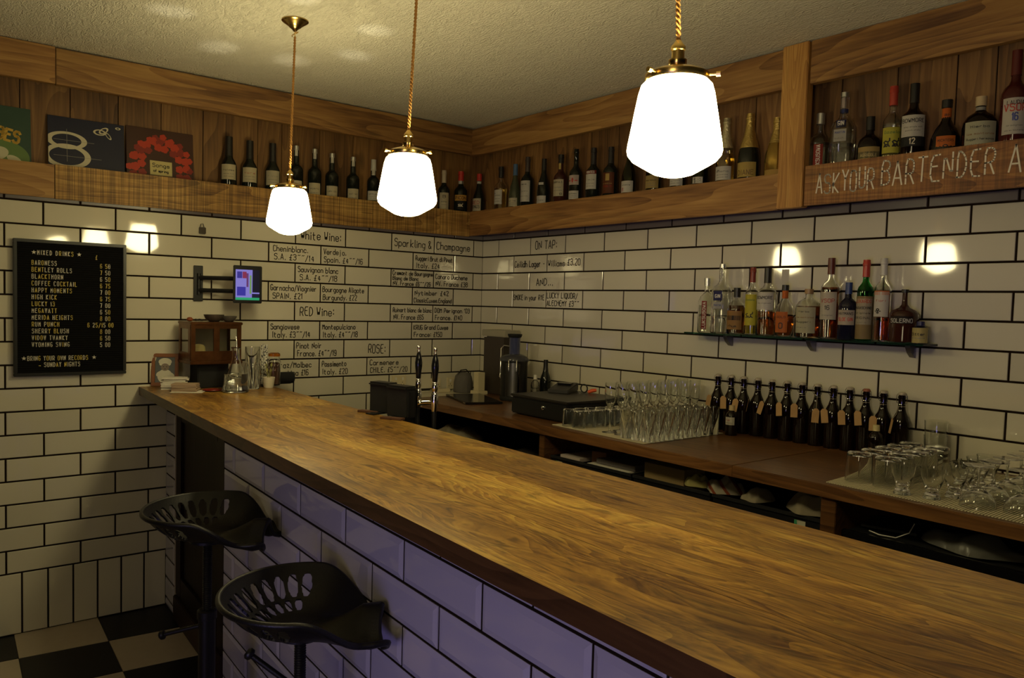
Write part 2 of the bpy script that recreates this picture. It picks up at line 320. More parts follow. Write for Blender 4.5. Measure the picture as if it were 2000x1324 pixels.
TM = {}
def tile_mesh(L, h, bev=False):
    key = (round(L, 4), round(h, 4), bev)
    if key in TM: return TM[key]
    bm = bm_new(); g = 0.0078 if not bev else 0.0070
    x0, x1, z0, z1 = g/2, L-g/2, g/2, h-g/2
    def ring(i, y): return [bm.verts.new(p) for p in ((x0+i, y, z0+i), (x1-i, y, z0+i), (x1-i, y, z1-i), (x0+i, y, z1-i))]
    rs = [ring(0, 0.004), ring(0, -0.0022), ring(0.0016, -0.0038)] if not bev else [ring(0, 0.004), ring(0, -0.002), ring(min(.014, L*.3), -0.0065)]
    for a, b in zip(rs, rs[1:]):
        for k in range(4): bm.faces.new((a[k], a[(k+1) % 4], b[(k+1) % 4], b[k]))
    bm.faces.new(rs[-1]); bm.faces.new(rs[0][::-1])
    TM[key] = mesh_of(bm, 'tile'); return TM[key]
trnd = random.Random(3)
def put_tile(parent, L, h, loc, rz, m, bev=False):
    if L < 0.012 or h < 0.012: return
    me = tile_mesh(L, h, bev)
    if not me.materials: me.materials.append(m)
    o = bpy.data.objects.new('tile', me); C.objects.link(o); o.parent = parent; o.location = loc
    o.rotation_euler = (trnd.gauss(0, .0022), trnd.gauss(0, .0006), rz+trnd.gauss(0, .0012))
# left wall: running bond above, an upright course at the foot
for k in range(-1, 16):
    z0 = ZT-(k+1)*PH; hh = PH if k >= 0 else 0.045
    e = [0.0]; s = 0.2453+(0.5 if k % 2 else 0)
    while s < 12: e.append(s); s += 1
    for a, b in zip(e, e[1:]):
        put_tile(wall_left, (b-a)*PW, hh, (0, -b*PW, z0), PI/2, TILE_TOP if k < 0 else TILE)
y = -1.925
n = 0
while y > -3.6:
    put_tile(wall_left, 0.1035, 0.2777, (0, y-0.1035, 0.0), PI/2, TILE); y -= 0.1035
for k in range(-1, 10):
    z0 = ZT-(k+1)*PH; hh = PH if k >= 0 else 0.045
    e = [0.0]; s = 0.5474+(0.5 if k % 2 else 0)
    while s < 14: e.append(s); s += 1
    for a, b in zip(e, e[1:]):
        put_tile(wall_back, (b-a)*PW, hh, (a*PW, 0, z0), 0, TILE_TOP if k < 0 else TILE)
# chequered floor, laid parallel with the bar front
FT_W = mat('white_floor_tile', (.44, .37, .28), 0.35, noise=.08)
FT_B = mat('black_floor_tile', (.005, .0045, .0045), 0.4, spec=.25)
ft = bm_new(); box(ft, 0.001, 0.342, 0.001, 0.342, -0.008, 0.0, 0.0012); ftw = mesh_of(ft, 'tile'); ftb = ftw.copy()
ftw.materials.append(FT_W); ftb.materials.append(FT_B)
fl_a = -math.atan(0.072)
fx, fy = Vector((math.cos(fl_a), math.sin(fl_a), 0)), Vector((-math.sin(fl_a), math.cos(fl_a), 0))
for i in range(-1, 12):
    for j in range(-9, 2):
        p = Vector((-0.038, -2.231, 0))+fx*(0.343*i)+fy*(0.343*j)
        if p.x < -0.45 : continue
        o = bpy.data.objects.new('tile', ftw if (i+j) % 2 == 1 else ftb); C.objects.link(o); o.parent = floor; o.location = p; o.rotation_euler = (0, 0, fl_a)

# ---------------------------------------------------------------- writing on the tiles
def fA(x, y): return (0.0056, x, y)
def fB(x, y): return (x, -0.0056, y)
def edgeA(odd, n): return -(0.2453+(.5 if odd else 0)+n)*PW
def tile_text(wall, row, n, lines, seed=1):
    """n = left edge joint of the written tile"""
    odd = row % 2 == 1; z = ZT-(row+1)*PH
    if wall == 'A': x0 = edgeA(odd, n); f = fA; par = wall_left
    else: x0 = (0.5474+n)*PW; f = fB; par = wall_back
    L = []
    for (t, fx0, fz, h, wdt) in lines: L.append((t, x0+fx0*PW, z+fz*PH, h, wdt*PW))
    o = lettering('lettering', L, 0.0048 if lines[0][3] > .035 else 0.0040, f, INK, par, seed=seed)
T1, T2 = .56, .14
tile_text('A', 0, 4, [('White Wine:', .10, .28, .046, .80)])
tile_text('A', 0, 2, [('Sparkling &', .06, .28, .044, .86)], 2)
tile_text('A', 0, 1, [('Champagne', .05, .28, .044, .84)], 3)
tile_text('A', 1, 4, [('Cheninblanc.', .08, T1, .030, .66), ('S.A. $3""/14', .10, T2, .030, .76)], 4)
tile_text('A', 1, 3, [('Verdejo.', .05, T1, .030, .46), ('Spain. $4""/16', .06, T2, .030, .80)], 5)
tile_text('A', 1, 1, [('Ruggeri Brut di Pinot', .05, T1, .027, .90), ('Italy. $24', .07, T2, .029, .56)], 6)
tile_text('A', 2, 4, [('Sauvignon blanc', .05, T1, .030, .80), ('S.A. $4""/18', .09, T2, .030, .74)], 7)
tile_text('A', 2, 2, [('Cremant de Bourgogne', .03, .67, .024, .94), ('Blanc de Blanc', .03, .38, .022, .60), ('NV. France $6""/26', .04, .08, .024, .88)], 8)
tile_text('A', 2, 1, [('Canaro Duchene', .04, T1, .028, .80), ('NV. France $38', .05, T2, .028, .80)], 9)
tile_text('A', 3, 4, [('Garnacha/Viognier', .04, T1, .030, .88), ('SPAIN. $21', .08, T2, .030, .56)], 10)
tile_text('A', 3, 3, [('Bourgogne Aligote', .04, T1, .029, .86), ('Burgundy. $22', .05, T2, .029, .70)], 11)
tile_text('A', 3, 1, [('Nytimber $42', .05, T1, .028, .82), ('ClassicCuvee.England', .03, T2, .026, .92)], 12)
tile_text('A', 4, 4, [('RED Wine:', .10, .28, .046, .68)], 13)
tile_text('A', 4, 2, [('Ruinart blanc de blanc', .05, T1, .026, .91), ('NV. France $65', .07, T2, .028, .70)], 14)
tile_text('A', 4, 1, [("DOM Perignon '03", .04, T1, .027, .88), ('France. $140', .05, T2, .028, .68)], 15)
tile_text('A', 5, 4, [('Sangiovese', .05, T1, .029, .54), ('Italy. $3""/14', .08, T2, .031, .72)], 16)
tile_text('A', 5, 3, [('Montepulciano', .05, T1, .029, .68), ('Italy. $4""/18', .06, T2, .030, .72)], 17)
tile_text('A', 5, 1, [('KRUG Grand Cuvee', .04, T1, .027, .84), ('France: $150', .05, T2, .028, .68)], 18)
tile_text('A', 6, 4, [('Pinot Noir', .04, T1, .031, .50), ('France. $4""/19', .06, T2, .031, .78)], 19)
tile_text('A', 6, 3, [('ROSE:', .52, .24, .050, .38)], 20)
tile_text('A', 7, 4, [('Shiraz/Malbec', .06, T1, .030, .78), ('Argentina $16', .06, T2, .030, .72)], 21)
tile_text('A', 7, 3, [('Passimento', .05, T1, .030, .50), ('Italy. $20', .06, T2, .030, .52)], 22)
tile_text('A', 7, 2, [('Carmenere', .06, T1, .030, .64), ('CHILE. $5""/20', .07, T2, .029, .84)], 23)
tile_text('B', 0, 1, [('ON TAP:', .16, .30, .046, .62)], 24)
tile_text('B', 1, 0.5, [('Ceilidh Lager -', .05, .32, .036, .90)], 25)
tile_text('B', 1, 1.5, [('Williams', .05, .32, .034, .46), ('$3.20', .58, .34, .036, .34)], 26)
tile_text('B', 2, 1, [('AND...', .22, .26, .040, .48)], 27)
tile_text('B', 3, 0.5, [('SMOKE in your RYE', .04, .44, .030, .92)], 28)
tile_text('B', 3, 1.5, [('LUCKY LIQUOR/', .04, T1, .030, .84), ('ALECHEMY $3""', .04, T2, .029, .88)], 29)

# ---------------------------------------------------------------- timber bottle shelves
sa = thing('wall_shelf', 'long oak bottle shelf set into the wall above the menu board and wine list', 'shelf', (0, 0, 1.943))
def board(name, par, x0, x1, y0, y1, z0, z1, m, bev=.002, label=None):
    bm = bm_new(); cx, cy, cz = (x0+x1)/2, (y0+y1)/2, (z0+z1)/2
    box(bm, x0-cx, x1-cx, y0-cy, y1-cy, z0-cz, z1-cz, bev)
    o = obj(name, bm, m, par); o.location = Vector((cx, cy, cz))-par.location
    if label: o['label'] = label
    return o
board('fascia_board', sa, -0.004, 0.02, -2.413, -0.122, 1.943, 2.095, W_SAW_Y)
board('fascia_board', sa, -0.004, 0.018, -3.9, -2.415, 1.945, 2.092, W_BEAM_Y)
board('shelf_board', sa, -0.13, -0.004, -3.9, 0.0, 2.0, 2.027, W_BEAM_Y)
board('header_board', sa, -0.01, 0.024, -2.408, -0.122, 2.443, 2.60, W_BEAM_Y)
board('header_board', sa, -0.01, 0.020, -3.9, -2.410, 2.445, 2.605, W_BEAM_Y)
ys = [0.0, -0.238, -0.44, -0.65, -0.86, -1.07, -1.292, -1.427, -1.715, -1.92, -2.117, -2.324, -2.527, -2.73, -2.93, -3.14, -3.35, -3.56, -3.77, -3.9]
for a, b in zip(ys, ys[1:]):
    board('plank', sa, -0.15, -0.13+random.uniform(0, .003), b+.002, a-.002, 2.027, 2.60, W_PLANK, .0015)
sb = thing('wall_shelf', 'long oak bottle shelf boxed out over the tiled back wall with chalked lettering', 'shelf', (0, 0, 1.95))
board('fascia_board', sb, 0.0, 2.152, -0.122, -0.10, 1.948, 2.097, W_BEAM_X)
board('fascia_board', sb, 2.27, 4.4, -0.128, -0.104, 1.955, 2.112, W_SAW_X, label='rough board with chalk lettering')
board('shelf_board', sb, 0.0, 4.4, -0.10, -0.005, 2.0, 2.027, W_BEAM_X)
board('header_board', sb, 0.0, 2.152, -0.124, -0.09, 2.437, 2.597, W_BEAM_X)
board('header_board', sb, 2.27, 4.4, -0.124, -0.09, 2.437, 2.605, W_BEAM_X)
board('post', sb, 2.152, 2.266, -0.136, -0.09, 1.950, 2.604, W_POST, .003)
xs = [-0.14, 0.146, 0.344, 0.55, 0.748, 0.94, 1.139, 1.34, 1.55, 1.75, 1.949, 2.14, 2.342, 2.562, 2.773, 2.902, 3.1, 3.3, 3.5, 3.7, 3.9, 4.1, 4.4]
for a, b in zip(xs, xs[1:]):
    board('plank', sb, a+.002, b-.002, -0.004-random.uniform(0, .003), 0.0006, 2.027, 2.60, W_PLANK, .0015)
for wd_ in (('ASK', 2.322, 1.998, .074, .095), ('YOUR', 2.428, 1.998, .078, .125), ('BARTENDER', 2.580, 2.004, .088, .380), ('ABOUT', 3.0, 2.004, .088, .24)):
    o = lettering('lettering', [wd_], .0054, lambda x, y: (x, -0.1295, y), CHALK, None, jitter=.5, seed=5)
    o.parent = sb; o.location = (0, 0, -1.95); o['label'] = 'white chalk capitals'

# ---------------------------------------------------------------- bar: front, hatch and worktop
BS = math.atan(-0.072)
bf = thing('bar_counter', 'tiled bar counter with pale glossy tiles and a dark hatch below the oak worktop', 'bar', (0, -1.925, 0), BS)
kx = 1/math.cos(BS)
HX0, HX1 = 0.205*kx, 0.99*kx
bm = bm_new(); box(bm, HX1, 4.3, -0.0006, 0.09, 0.0, 1.048); obj('carcass', bm, GROUT, bf)
bm = bm_new(); box(bm, 0.0, HX0, -0.0006, 0.09, 0.0, 1.048); obj('pier', bm, GROUT, bf)
for j in range(-9, 3):
    z0 = .865+PH*(j-1); hh = PH
    if z0 < 0: hh += z0; z0 = 0
    hh = min(hh, 1.047-z0)
    x = 1.133+(0 if j % 2 else .5)*.334 - 3*.334
    put_tile(bf, HX0-0.012, hh, (0.004, 0, z0), 0, TILE_BAR, True)
    while x < 4.2:
        a, b = max(x, HX1/kx+.004), x+.334
        if b > a+.01: put_tile(bf, (b-a)*kx, hh, (a*kx, 0, z0), 0, TILE_BAR, True)
        x += .334
bm = bm_new(); box(bm, HX0-.012, HX0, -0.004, 0.02, 0, 1.048, .001); obj('edge_trim', bm, mat('tile_trim', (.35, .30, .24), .4), bf)
hd = bpy.data.objects.new('door', None); C.objects.link(hd); hd.parent = bf; hd.location = (.6, -.0017, 0); hd['label'] = 'near-black timber hatch door'
bm = bm_new(); box(bm, -.392, .395, 0.012, 0.05, 0.12, 1.047, .003); obj('door_panel', bm, W_DARK, hd)
bm = bm_new()
for a, b, c_, d in ((-.392, -.30, .12, 1.047), (.30, .395, .12, 1.047), (-.30, .30, .12, .22), (-.30, .30, .95, 1.047)): box(bm, a, b, 0.0, .014, c_, d, .003)
obj('door_frame', bm, W_DARK, hd)
bm = bm_new(); box(bm, -.392, .395, -0.012, 0.03, 0.0, 0.115, .004); obj('kickboard', bm, mat('kickboard', (.022, .008, .005), .5), hd)

# worktop: two long boards and the flap beside the wall
bw = thing('bar_worktop', 'thick golden oak bar worktop running from the left wall', 'worktop', (0, 0, 1.049))
def wedge(name, pts, z0, z1, m, par, side=None, bev=.0025):
    bm = bm_new(); lo = [bm.verts.new((x, y, z0)) for x, y in pts]; hi = [bm.verts.new((x, y, z1)) for x, y in pts]
    bm.faces.new(lo[::-1]); bm.faces.new(hi); n = len(pts)
    for i in range(n): bm.faces.new((lo[i], lo[(i+1) % n], hi[(i+1) % n], hi[i]))
    bmesh.ops.bevel(bm, geom=[e for e in bm.edges if abs(e.verts[0].co.z-e.verts[1].co.z) < 1e-6 and e.verts[0].co.z > (z0+z1)/2], offset=bev, segments=2, affect='EDGES')
    me = mesh_of(bm, name); me.materials.append(m)
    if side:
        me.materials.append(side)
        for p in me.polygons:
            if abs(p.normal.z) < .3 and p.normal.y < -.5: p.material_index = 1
    return obj(name, me, m, par)
def yf(x): return -2.055-.070*x if x < 3.0 else -2.265-.055*(x-3.0)
def yb(x): return -1.478-.036*x
def ym(x, t): return yb(x)*(1-t)+yf(x)*t
X1 = 4.25
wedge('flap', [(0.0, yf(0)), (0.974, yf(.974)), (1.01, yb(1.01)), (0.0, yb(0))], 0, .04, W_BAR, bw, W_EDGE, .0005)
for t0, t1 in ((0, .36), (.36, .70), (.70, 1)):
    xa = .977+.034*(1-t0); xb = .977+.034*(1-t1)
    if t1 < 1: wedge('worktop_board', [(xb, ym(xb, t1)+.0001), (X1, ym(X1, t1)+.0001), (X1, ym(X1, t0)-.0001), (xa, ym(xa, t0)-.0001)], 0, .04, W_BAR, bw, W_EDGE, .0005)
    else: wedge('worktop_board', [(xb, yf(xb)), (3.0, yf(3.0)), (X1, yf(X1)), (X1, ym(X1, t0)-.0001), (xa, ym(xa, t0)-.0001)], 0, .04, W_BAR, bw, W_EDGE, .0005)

# ---------------------------------------------------------------- back counter
bc = thing('back_counter', 'dark walnut back counter along the tiled wall with open shelving beneath', 'counter', (0, 0, 0))
ZB = .99
def ycf(x): return -.668-.025*x
wedge('worktop_board', [(.24, ycf(.24)), (2.405, ycf(2.405)), (2.405, -.001), (.24, -.001)], ZB-.04, ZB, W_BACK, bc)
wedge('worktop_board', [(2.4065, ycf(2.4065)), (4.4, ycf(4.4)), (4.4, -.001), (2.4065, -.001)], ZB-.04, ZB, W_BACK, bc)
for x0, x1 in ((1.355, 1.39), (2.735, 2.785), (3.9, 3.94)):
    bm = bm_new(); box(bm, x0, x1, ycf(x0)+.012, -.02, 0.0, ZB-.041, .002); obj('upright', bm, W_BACK, bc)
bm = bm_new(); box(bm, 1.392, 2.733, -.66, -.02, .60, .622, .001); obj('shelf', bm, MATTE, bc)
bm = bm_new(); box(bm, 2.788, 3.898, -.66, -.02, .60, .622, .001); obj('shelf', bm, MATTE, bc)
bm = bm_new(); box(bm, .1, 1.353, -.66, -.02, .70, .722, .001); obj('shelf', bm, MATTE, bc)
bm = bm_new(); box(bm, 0.004, 4.4, -.012, -.004, 0.02, ZB-.045); obj('back_panel', bm, MATTE, bc)
ld = thing('tiled_ledge', 'cream boxed ledge at the left end of the back counter', 'ledge', (0, 0, 0))
bm = bm_new(); box(bm, 0.006, .236, -.62, -.006, ZB-.035, ZB-.002, .003); obj('ledge_top', bm, mat('cream_ledge', (.60, .55, .42), .3), ld)
bm = bm_new(); box(bm, 0.006, .03, -.60, -.014, 0.0, ZB-.036); obj('support', bm, MATTE, ld)

# ---------------------------------------------------------------- pendant lamps
def pendant(loc, ceil_off, label, canopy=True):
    """origin at the ceiling rose; loc = centre of the shade"""
    t = thing('pendant_lamp', label, 'lamp', (loc[0], loc[1], 2.61), 0, 'school-house pendant lamps over the bar')
    zc = loc[2]-2.61; R = .089
    prof = [(.036, .091), (.056, .088), (.066, .078), (.071, .062), (.077, .030), (.083, -.005), (.0875, -.030), (.089, -.042), (.087, -.052), (.079, -.062), (.064, -.071), (.050, -.079), (.038, -.086), (.022, -.0905), (.008, -.092), (0.0004, -.092)]
    bm = bm_new(); lathe(bm, [(r, z+zc) for r, z in prof], 32, cap1=False); obj('glass_shade', bm, SHADE, t, 180)
    bm = bm_new(); lathe(bm, [(.058, .086), (.060, .090), (.060, .098), (.050, .104), (.030, .110), (.018, .114), (.015, .117), (.0001, .118)], 32, cap0=True, cap1=False)
    bmesh.ops.translate(bm, vec=(0, 0, zc), verts=bm.verts[:]); gal = obj('gallery', bm, BRASS, t, 40)
    for k in range(3):
        a = 2*PI*k/3+.5; bm = bm_new()
        tube(bm, [(math.cos(a)*.055, math.sin(a)*.055, zc+.094), (math.cos(a)*.074, math.sin(a)*.074, zc+.094)], .0022, 8)
        tube(bm, [(math.cos(a)*.072, math.sin(a)*.072, zc+.094), (math.cos(a)*.080, math.sin(a)*.080, zc+.094)], .005, 8); obj('screw', bm, BRASS, gal, 40)
    bm = bm_new(); lathe(bm, [(.015, .115), (.017, .118), (.017, .126), (.012, .128), (.012, .142), (.014, .144), (.014, .150), (.009, .156), (.005, .162)], 20)
    bmesh.ops.translate(bm, vec=(0, 0, zc), verts=bm.verts[:]); obj('lamp_holder', bm, BRASS, t, 40)
    sp = bpy.data.lights.new('ceiling_uplight', 'SPOT'); sp.energy = 11; sp.color = LAMP_COLOUR; sp.spot_size = math.radians(172); sp.spot_blend = .5; sp.shadow_soft_size = .03  # extra upward spot added above the gallery to brighten the ceiling
    so = bpy.data.objects.new('ceiling_uplight', sp); C.objects.link(so); so.parent = t; so.location = (0, 0, zc+.125); so.rotation_euler = (PI, 0, 0)
    ox, oy = ceil_off; top = -.062 if canopy else -.03; L = (zc+.16)-top
    for ph in (0, PI):
        n = int(abs(L)/.0035); pts = []
        for i in range(n+1):
            f = i/n; z = top+L*f; a = ph+f*abs(L)/.021*2*PI
            pts.append((ox*(1-f)+.0026*math.cos(a), oy*(1-f)+.0026*math.sin(a), z))
        bm = bm_new(); tube(bm, pts, .0027, 5); obj('cord', bm, mat('gold_cord', (.42, .20, .045), .7), t, 60)
    bm = bm_new(); lathe(bm, [(.052, 0), (.052, -.004), (.044, -.010), (.040, -.011), (.034, -.017), (.030, -.018), (.022, -.027), (.017, -.030), (.010, -.036), (.006, -.042)], 32)
    bmesh.ops.translate(bm, vec=(ox, oy, 0), verts=bm.verts[:]); obj('canopy', bm, mat('old_brass', (.38, .26, .09), .22, 1.0), t, 40)
    bm = bm_new(); tube(bm, [(ox+.012*math.cos(a), oy+.012*math.sin(a), -.053+.012*math.sin(a*.9)) for a in [k*.5 for k in range(11)]], .0018, 6)
    tube(bm, [(ox, oy, -.04), (ox, oy, -.066)], .002, 6); obj('cord_hook', bm, BRASS, t, 60)
pendant((1.04, -1.765, 1.871), (.008, .010), 'brass and opal glass pendant hanging nearest the wine list wall')
pendant((1.982, -1.811, 1.875), (.012, .016), 'middle of the three lit opal glass pendants over the bar')
pendant((3.054, -1.893, 1.867), (-.016, -.020), 'largest-looking lit opal glass pendant, nearest the camera')

# ---------------------------------------------------------------- bottles
SHP = {  # (radius share, height share)
'bordeaux': [(.90, 0), (.98, .008), (1, .02), (1, .60), (.97, .635), (.86, .665), (.60, .70), (.42, .73), (.37, .76), (.35, .93), (.40, .935), (.40, .965), (.36, .97), (.36, 1)],
'port': [(.90, 0), (1, .02), (1, .56), (1.0, .60), (.92, .64), (.66, .675), (.46, .70), (.42, .73), (.42, .80), (.38, .86), (.37, .97), (.37, 1)],
'sherry': [(.90, 0), (1, .02), (1, .50), (.96, .56), (.80, .61), (.56, .66), (.46, .70), (.42, .80), (.42, .97), (.40, 1)],
'burgundy': [(.90, 0), (1, .02), (1, .44), (.95, .52), (.80, .60), (.58, .68), (.42, .76), (.36, .82), (.34, .97), (.34, 1)],
'champagne': [(.92, 0), (1, .02), (1, .42), (.94, .52), (.76, .62), (.54, .72), (.40, .80), (.34, .87), (.33, .93), (.38, .935), (.38, .955), (.34, .96), (.32, 1)],
'spirit': [(.92, 0), (1, .015), (1, .60), (.96, .64), (.78, .685), (.50, .715), (.36, .75), (.32, .80), (.32, 1)],
'squat': [(.92, 0), (1, .02), (1, .52), (.97, .58), (.80, .66), (.50, .71), (.34, .74), (.30, .80), (.30, 1)],
'decanter': [(.70, 0), (.86, .02), (1, .20), (1, .34), (.90, .50), (.66, .62), (.42, .69), (.30, .74), (.28, .80), (.28, 1)],
'flagon': [(.90, 0), (1, .02), (1, .48), (.94, .56), (.70, .62), (.38, .66), (.20, .72), (.18, .80), (.17, .95), (.22, .955), (.22, 1)],
'round': [(.92, 0), (1, .03), (1, .60), (.95, .68), (.74, .76), (.40, .81), (.27, .84), (.27, 1)],
'swing': [(.90, 0), (1, .02), (1, .52), (.96, .57), (.78, .64), (.54, .71), (.42, .77), (.38, .84), (.38, .93), (.44, .935), (.44, .955), (.38, .96), (.38, .975)],
'flask': [(.94, 0), (1, .02), (1, .62), (.90, .72), (.55, .79), (.34, .83), (.32, 1)],
}
def rad_at(prof, r, h, z):
    pts = [(a*r, b*h) for a, b in prof]
    for (r0, z0), (r1, z1) in zip(pts, pts[1:]):
        if z0 <= z <= z1: return r0+(r1-r0)*(z-z0)/max(z1-z0, 1e-9)
    return pts[-1][0]
def cyl_patch(r, a0, a1, z0, z1, n=14, sq=None):
    bm = bm_new(); lo = []; hi = []
    for i in range(n+1):
        a = a0+(a1-a0)*i/n; k = 1
        if sq: c, s = abs(math.cos(a)), abs(math.sin(a)); k = 1/((c**sq+s**sq)**(1/sq))
        lo.append(bm.verts.new((r*k*math.cos(a), r*k*math.sin(a), z0))); hi.append(bm.verts.new((r*k*math.cos(a), r*k*math.sin(a), z1)))
    for i in range(n): bm.faces.new((lo[i], lo[i+1], hi[i+1], hi[i]))
    bmesh.ops.solidify(bm, geom=bm.faces[:], thickness=-.0001)
    return bm
def wrap(r, sq=None):
    def f(x, y):
        a = x/r; k = 1
        if sq: c, s = abs(math.cos(a)), abs(math.sin(a)); k = 1/((c**sq+s**sq)**(1/sq))
        return (r*k*math.cos(a), r*k*math.sin(a), y)
    return f
PCACHE = {}
def colmat(c, rough=.6): return mat('paint_%02x%02x%02x' % tuple(int(v*255) for v in c)+('' if rough == .6 else '_g'), c, rough)
INK_P = mat('print_ink', (.02, .018, .015), .6)
def bottle(name, label, cat, loc, rz, h, r, shape, glass, cap=None, labels=(), liquid=None, group=None, sq=None, tilt=0):
    """cap: (z share from, colour/material, extra radius); labels: (z0, z1, half angle, colour, [(text, x, y, cap height, width, colour)])"""
    t = thing(name, label, cat, loc, rz, group); prof = SHP[shape]; seg = 28
    clear = glass in (GLASS,) or 'clear' in glass.name or 'tint' in glass.name
    key = (shape, round(h, 3), round(r, 3), sq, clear)
    bm = bm_new(); outer = [(a*r, b*h) for a, b in prof]
    if clear:
        w_ = .0028; inner = [(max(a*r-w_, .001), max(b*h, .006)) for a, b in prof if b*h > .004]
        lathe(bm, [(0.0004, 0)]+outer+[(inner[-1][0], outer[-1][1])]+inner[::-1][1:]+[(0.0004, .006)], seg, cap0=False, cap1=False, sq=sq)
    else: lathe(bm, outer, seg, sq=sq)
    obj('glass_body', bm, glass, t, 50)
    if liquid and clear:
        fr, lm = liquid; zl = fr*h; lp = [(prof[0][0]*r-.0034, .0064)]+[(max(a*r-.0034, .001), b*h) for a, b in prof if b*h < zl-.001 and b*h > .0075]
        lp.append((max(rad_at(prof, r, h, zl)-.0034, .001), zl)); bm = bm_new(); lathe(bm, lp, seg, sq=sq); obj('liquid', bm, lm, t, 50)
    if cap:
        z0, cm, ex = cap[:3]
        if not isinstance(cm, bpy.types.Material): cm = colmat(cm, .35)
        zz = [z0*h]+[b*h for a, b in prof if b > z0]+[h*(cap[3] if len(cap) > 3 else 1.0)]
        if zz[-1] <= zz[-2]: zz[-1] = zz[-2]+.0008
        pr = [(rad_at(prof, r, h, min(z, h))+.0006+ex, z) for z in zz]
        bm = bm_new(); lathe(bm, pr, 20, sq=None); obj('capsule' if 'wine' in name or 'champagne' in name else 'cap', bm, cm, t, 40)
    for lb in labels:
        z0, z1, ha, col, txt = lb; rr = rad_at(prof, r, h, (z0+z1)/2*h)+.0007
        s2 = sq if sq and rr > .9*r else None
        if s2: rr = r+.0007
        po = obj('paper_label', cyl_patch(rr, -ha, ha, z0*h, z1*h, 14, s2), colmat(col), t, 60)
        by = {}
        for (s, x, y, ch, wd, c) in txt: by.setdefault(c, []).append((s, x*ha*rr*2-ha*rr, z0*h+y*(z1-z0)*h, ch, wd*ha*rr*2))
        for c, L in by.items():
            bm = bm_new()
            for i, (s, x, y, ch, wd) in enumerate(L):
                p, _ = strokes(s, ch, wd, 1, 0, 1 if s.islower() else 0, i); ribbon(bm, p, max(ch*.16, .0011), wrap(rr+.0008, s2), x, y)
            obj('lettering', bm, colmat(c), po)
    return t
def tint(name, col, d): # stained clear glass or liquid
    return mat(name, col, 0.0, trans=1, ior=1.4)
AMBER = tint('amber_tint', (.62, .20, .02), 1); RUM = tint('rum_tint', (.30, .07, .012), 1); STRAW = tint('straw_tint', (.85, .66, .18), 1)
GIN = tint('water_tint', (.96, .97, .96), 1); LEMON = tint('lemon_tint', (.85, .75, .12), 1); ROSEY = tint('rose_tint', (.55, .13, .05), 1)
GREENT = tint('green_tint', (.02, .35, .06), 1); OLIVE = tint('olive_tint', (.25, .28, .06), 1)
K = (.015, .013, .012); CR = (.68, .60, .42); WH = (.74, .70, .62); GR = (.30, .27, .22); RD = (.45, .03, .02); GO = (.60, .40, .10); OR = (.75, .20, .03); BL = (.05, .07, .28); YE = (.72, .58, .08); GY = (.45, .43, .38)
SILV = mat('silver_capsule', (.6, .6, .58), .3, .9); GOLDF = mat('gold_foil', (.62, .45, .14), .35, .85, bump=.4, bscale=120)
WZ = 2.027
wlA = 'dark wine bottle on the oak shelf over the menu wall, '
def scrib(a, b, c=K): return [(a, .14, .58, .007, .72, c), (b, .16, .36, .0035, .66, GR), (b[::-1], .2, .18, .003, .6, GR)]
# left wall shelf (facing the room)
bottle('wine_bottle', 'sherry bottle nearest the red floral record sleeve, cream label', 'bottle', (-.062, -1.606, WZ), -.35, .318, .040, 'sherry', DARK_GLASS, (.70, K, .001), [(.31, .55, 1.0, CR, scrib('Valdes', 'xeres fino'))], group='bottles on the shelf over the wine list')
bottle('wine_bottle', 'second sherry bottle from the record sleeves, cream label with red script', 'bottle', (-.062, -1.496, WZ), -.35, .313, .040, 'sherry', DARK_GLASS, (.70, K, .001), [(.31, .55, 1.0, CR, scrib('Vors', 'oloroso sec', RD))], group='bottles on the shelf over the wine list')
bottle('wine_bottle', 'third sherry bottle from the record sleeves, plain grey-cream label', 'bottle', (-.062, -1.371, WZ), -.35, .318, .039, 'sherry', DARK_GLASS, (.70, K, .001), [(.30, .54, 1.0, (.60, .54, .40), scrib('fino', 'manzanilla', GR))], group='bottles on the shelf over the wine list')
def neckstrip(c=WH): return (.80, .96, .6, c, [])
for i, (y, dz, txt, lab) in enumerate([(-1.238, .324, 'QUINTA', 'port bottle behind the cord of the smallest-looking pendant, white neck strip'), (-1.13, .322, 'PORTO', 'port bottle with white neck strip just past the smallest-looking pendant'),
        (-1.025, .312, 'LBV 05', 'middle of the three port bottles to the corner side of the small pendant'), (-.894, .310, 'VAT NO', 'port bottle two from the middle pendant with white label')]):
    bottle('wine_bottle', lab, 'bottle', (-.062, y, WZ), -.4, dz, .037, 'port', DARK_GLASS, (.93, SILV, .0006), [(.16, .42, .9, CR, scrib(txt, 'vintage port')), neckstrip()], group='bottles on the shelf over the wine list')
bottle('wine_bottle', 'port bottle with wide white label and pale neck seal beside the middle pendant', 'bottle', (-.062, -.762, WZ), -.45, .313, .036, 'port', DARK_GLASS, (.80, GY, .0008), [(.25, .42, 1.05, WH, scrib('OFFLEY', 'tawny ten')), (.70, .80, .7, WH, [])], group='bottles on the shelf over the wine list')
bottle('wine_bottle', 'slim bottle with a tall ivory label between the middle pendant and the corner', 'bottle', (-.062, -.267, WZ), -.5, .313, .036, 'bordeaux', DARK_GLASS, (.76, (.40, .33, .24), .0008), [(.22, .56, .85, CR, [('B', .35, .70, .016, .3, K), ('bitter', .2, .45, .007, .6, K), ('toscano', .2, .3, .004, .6, GR)])])
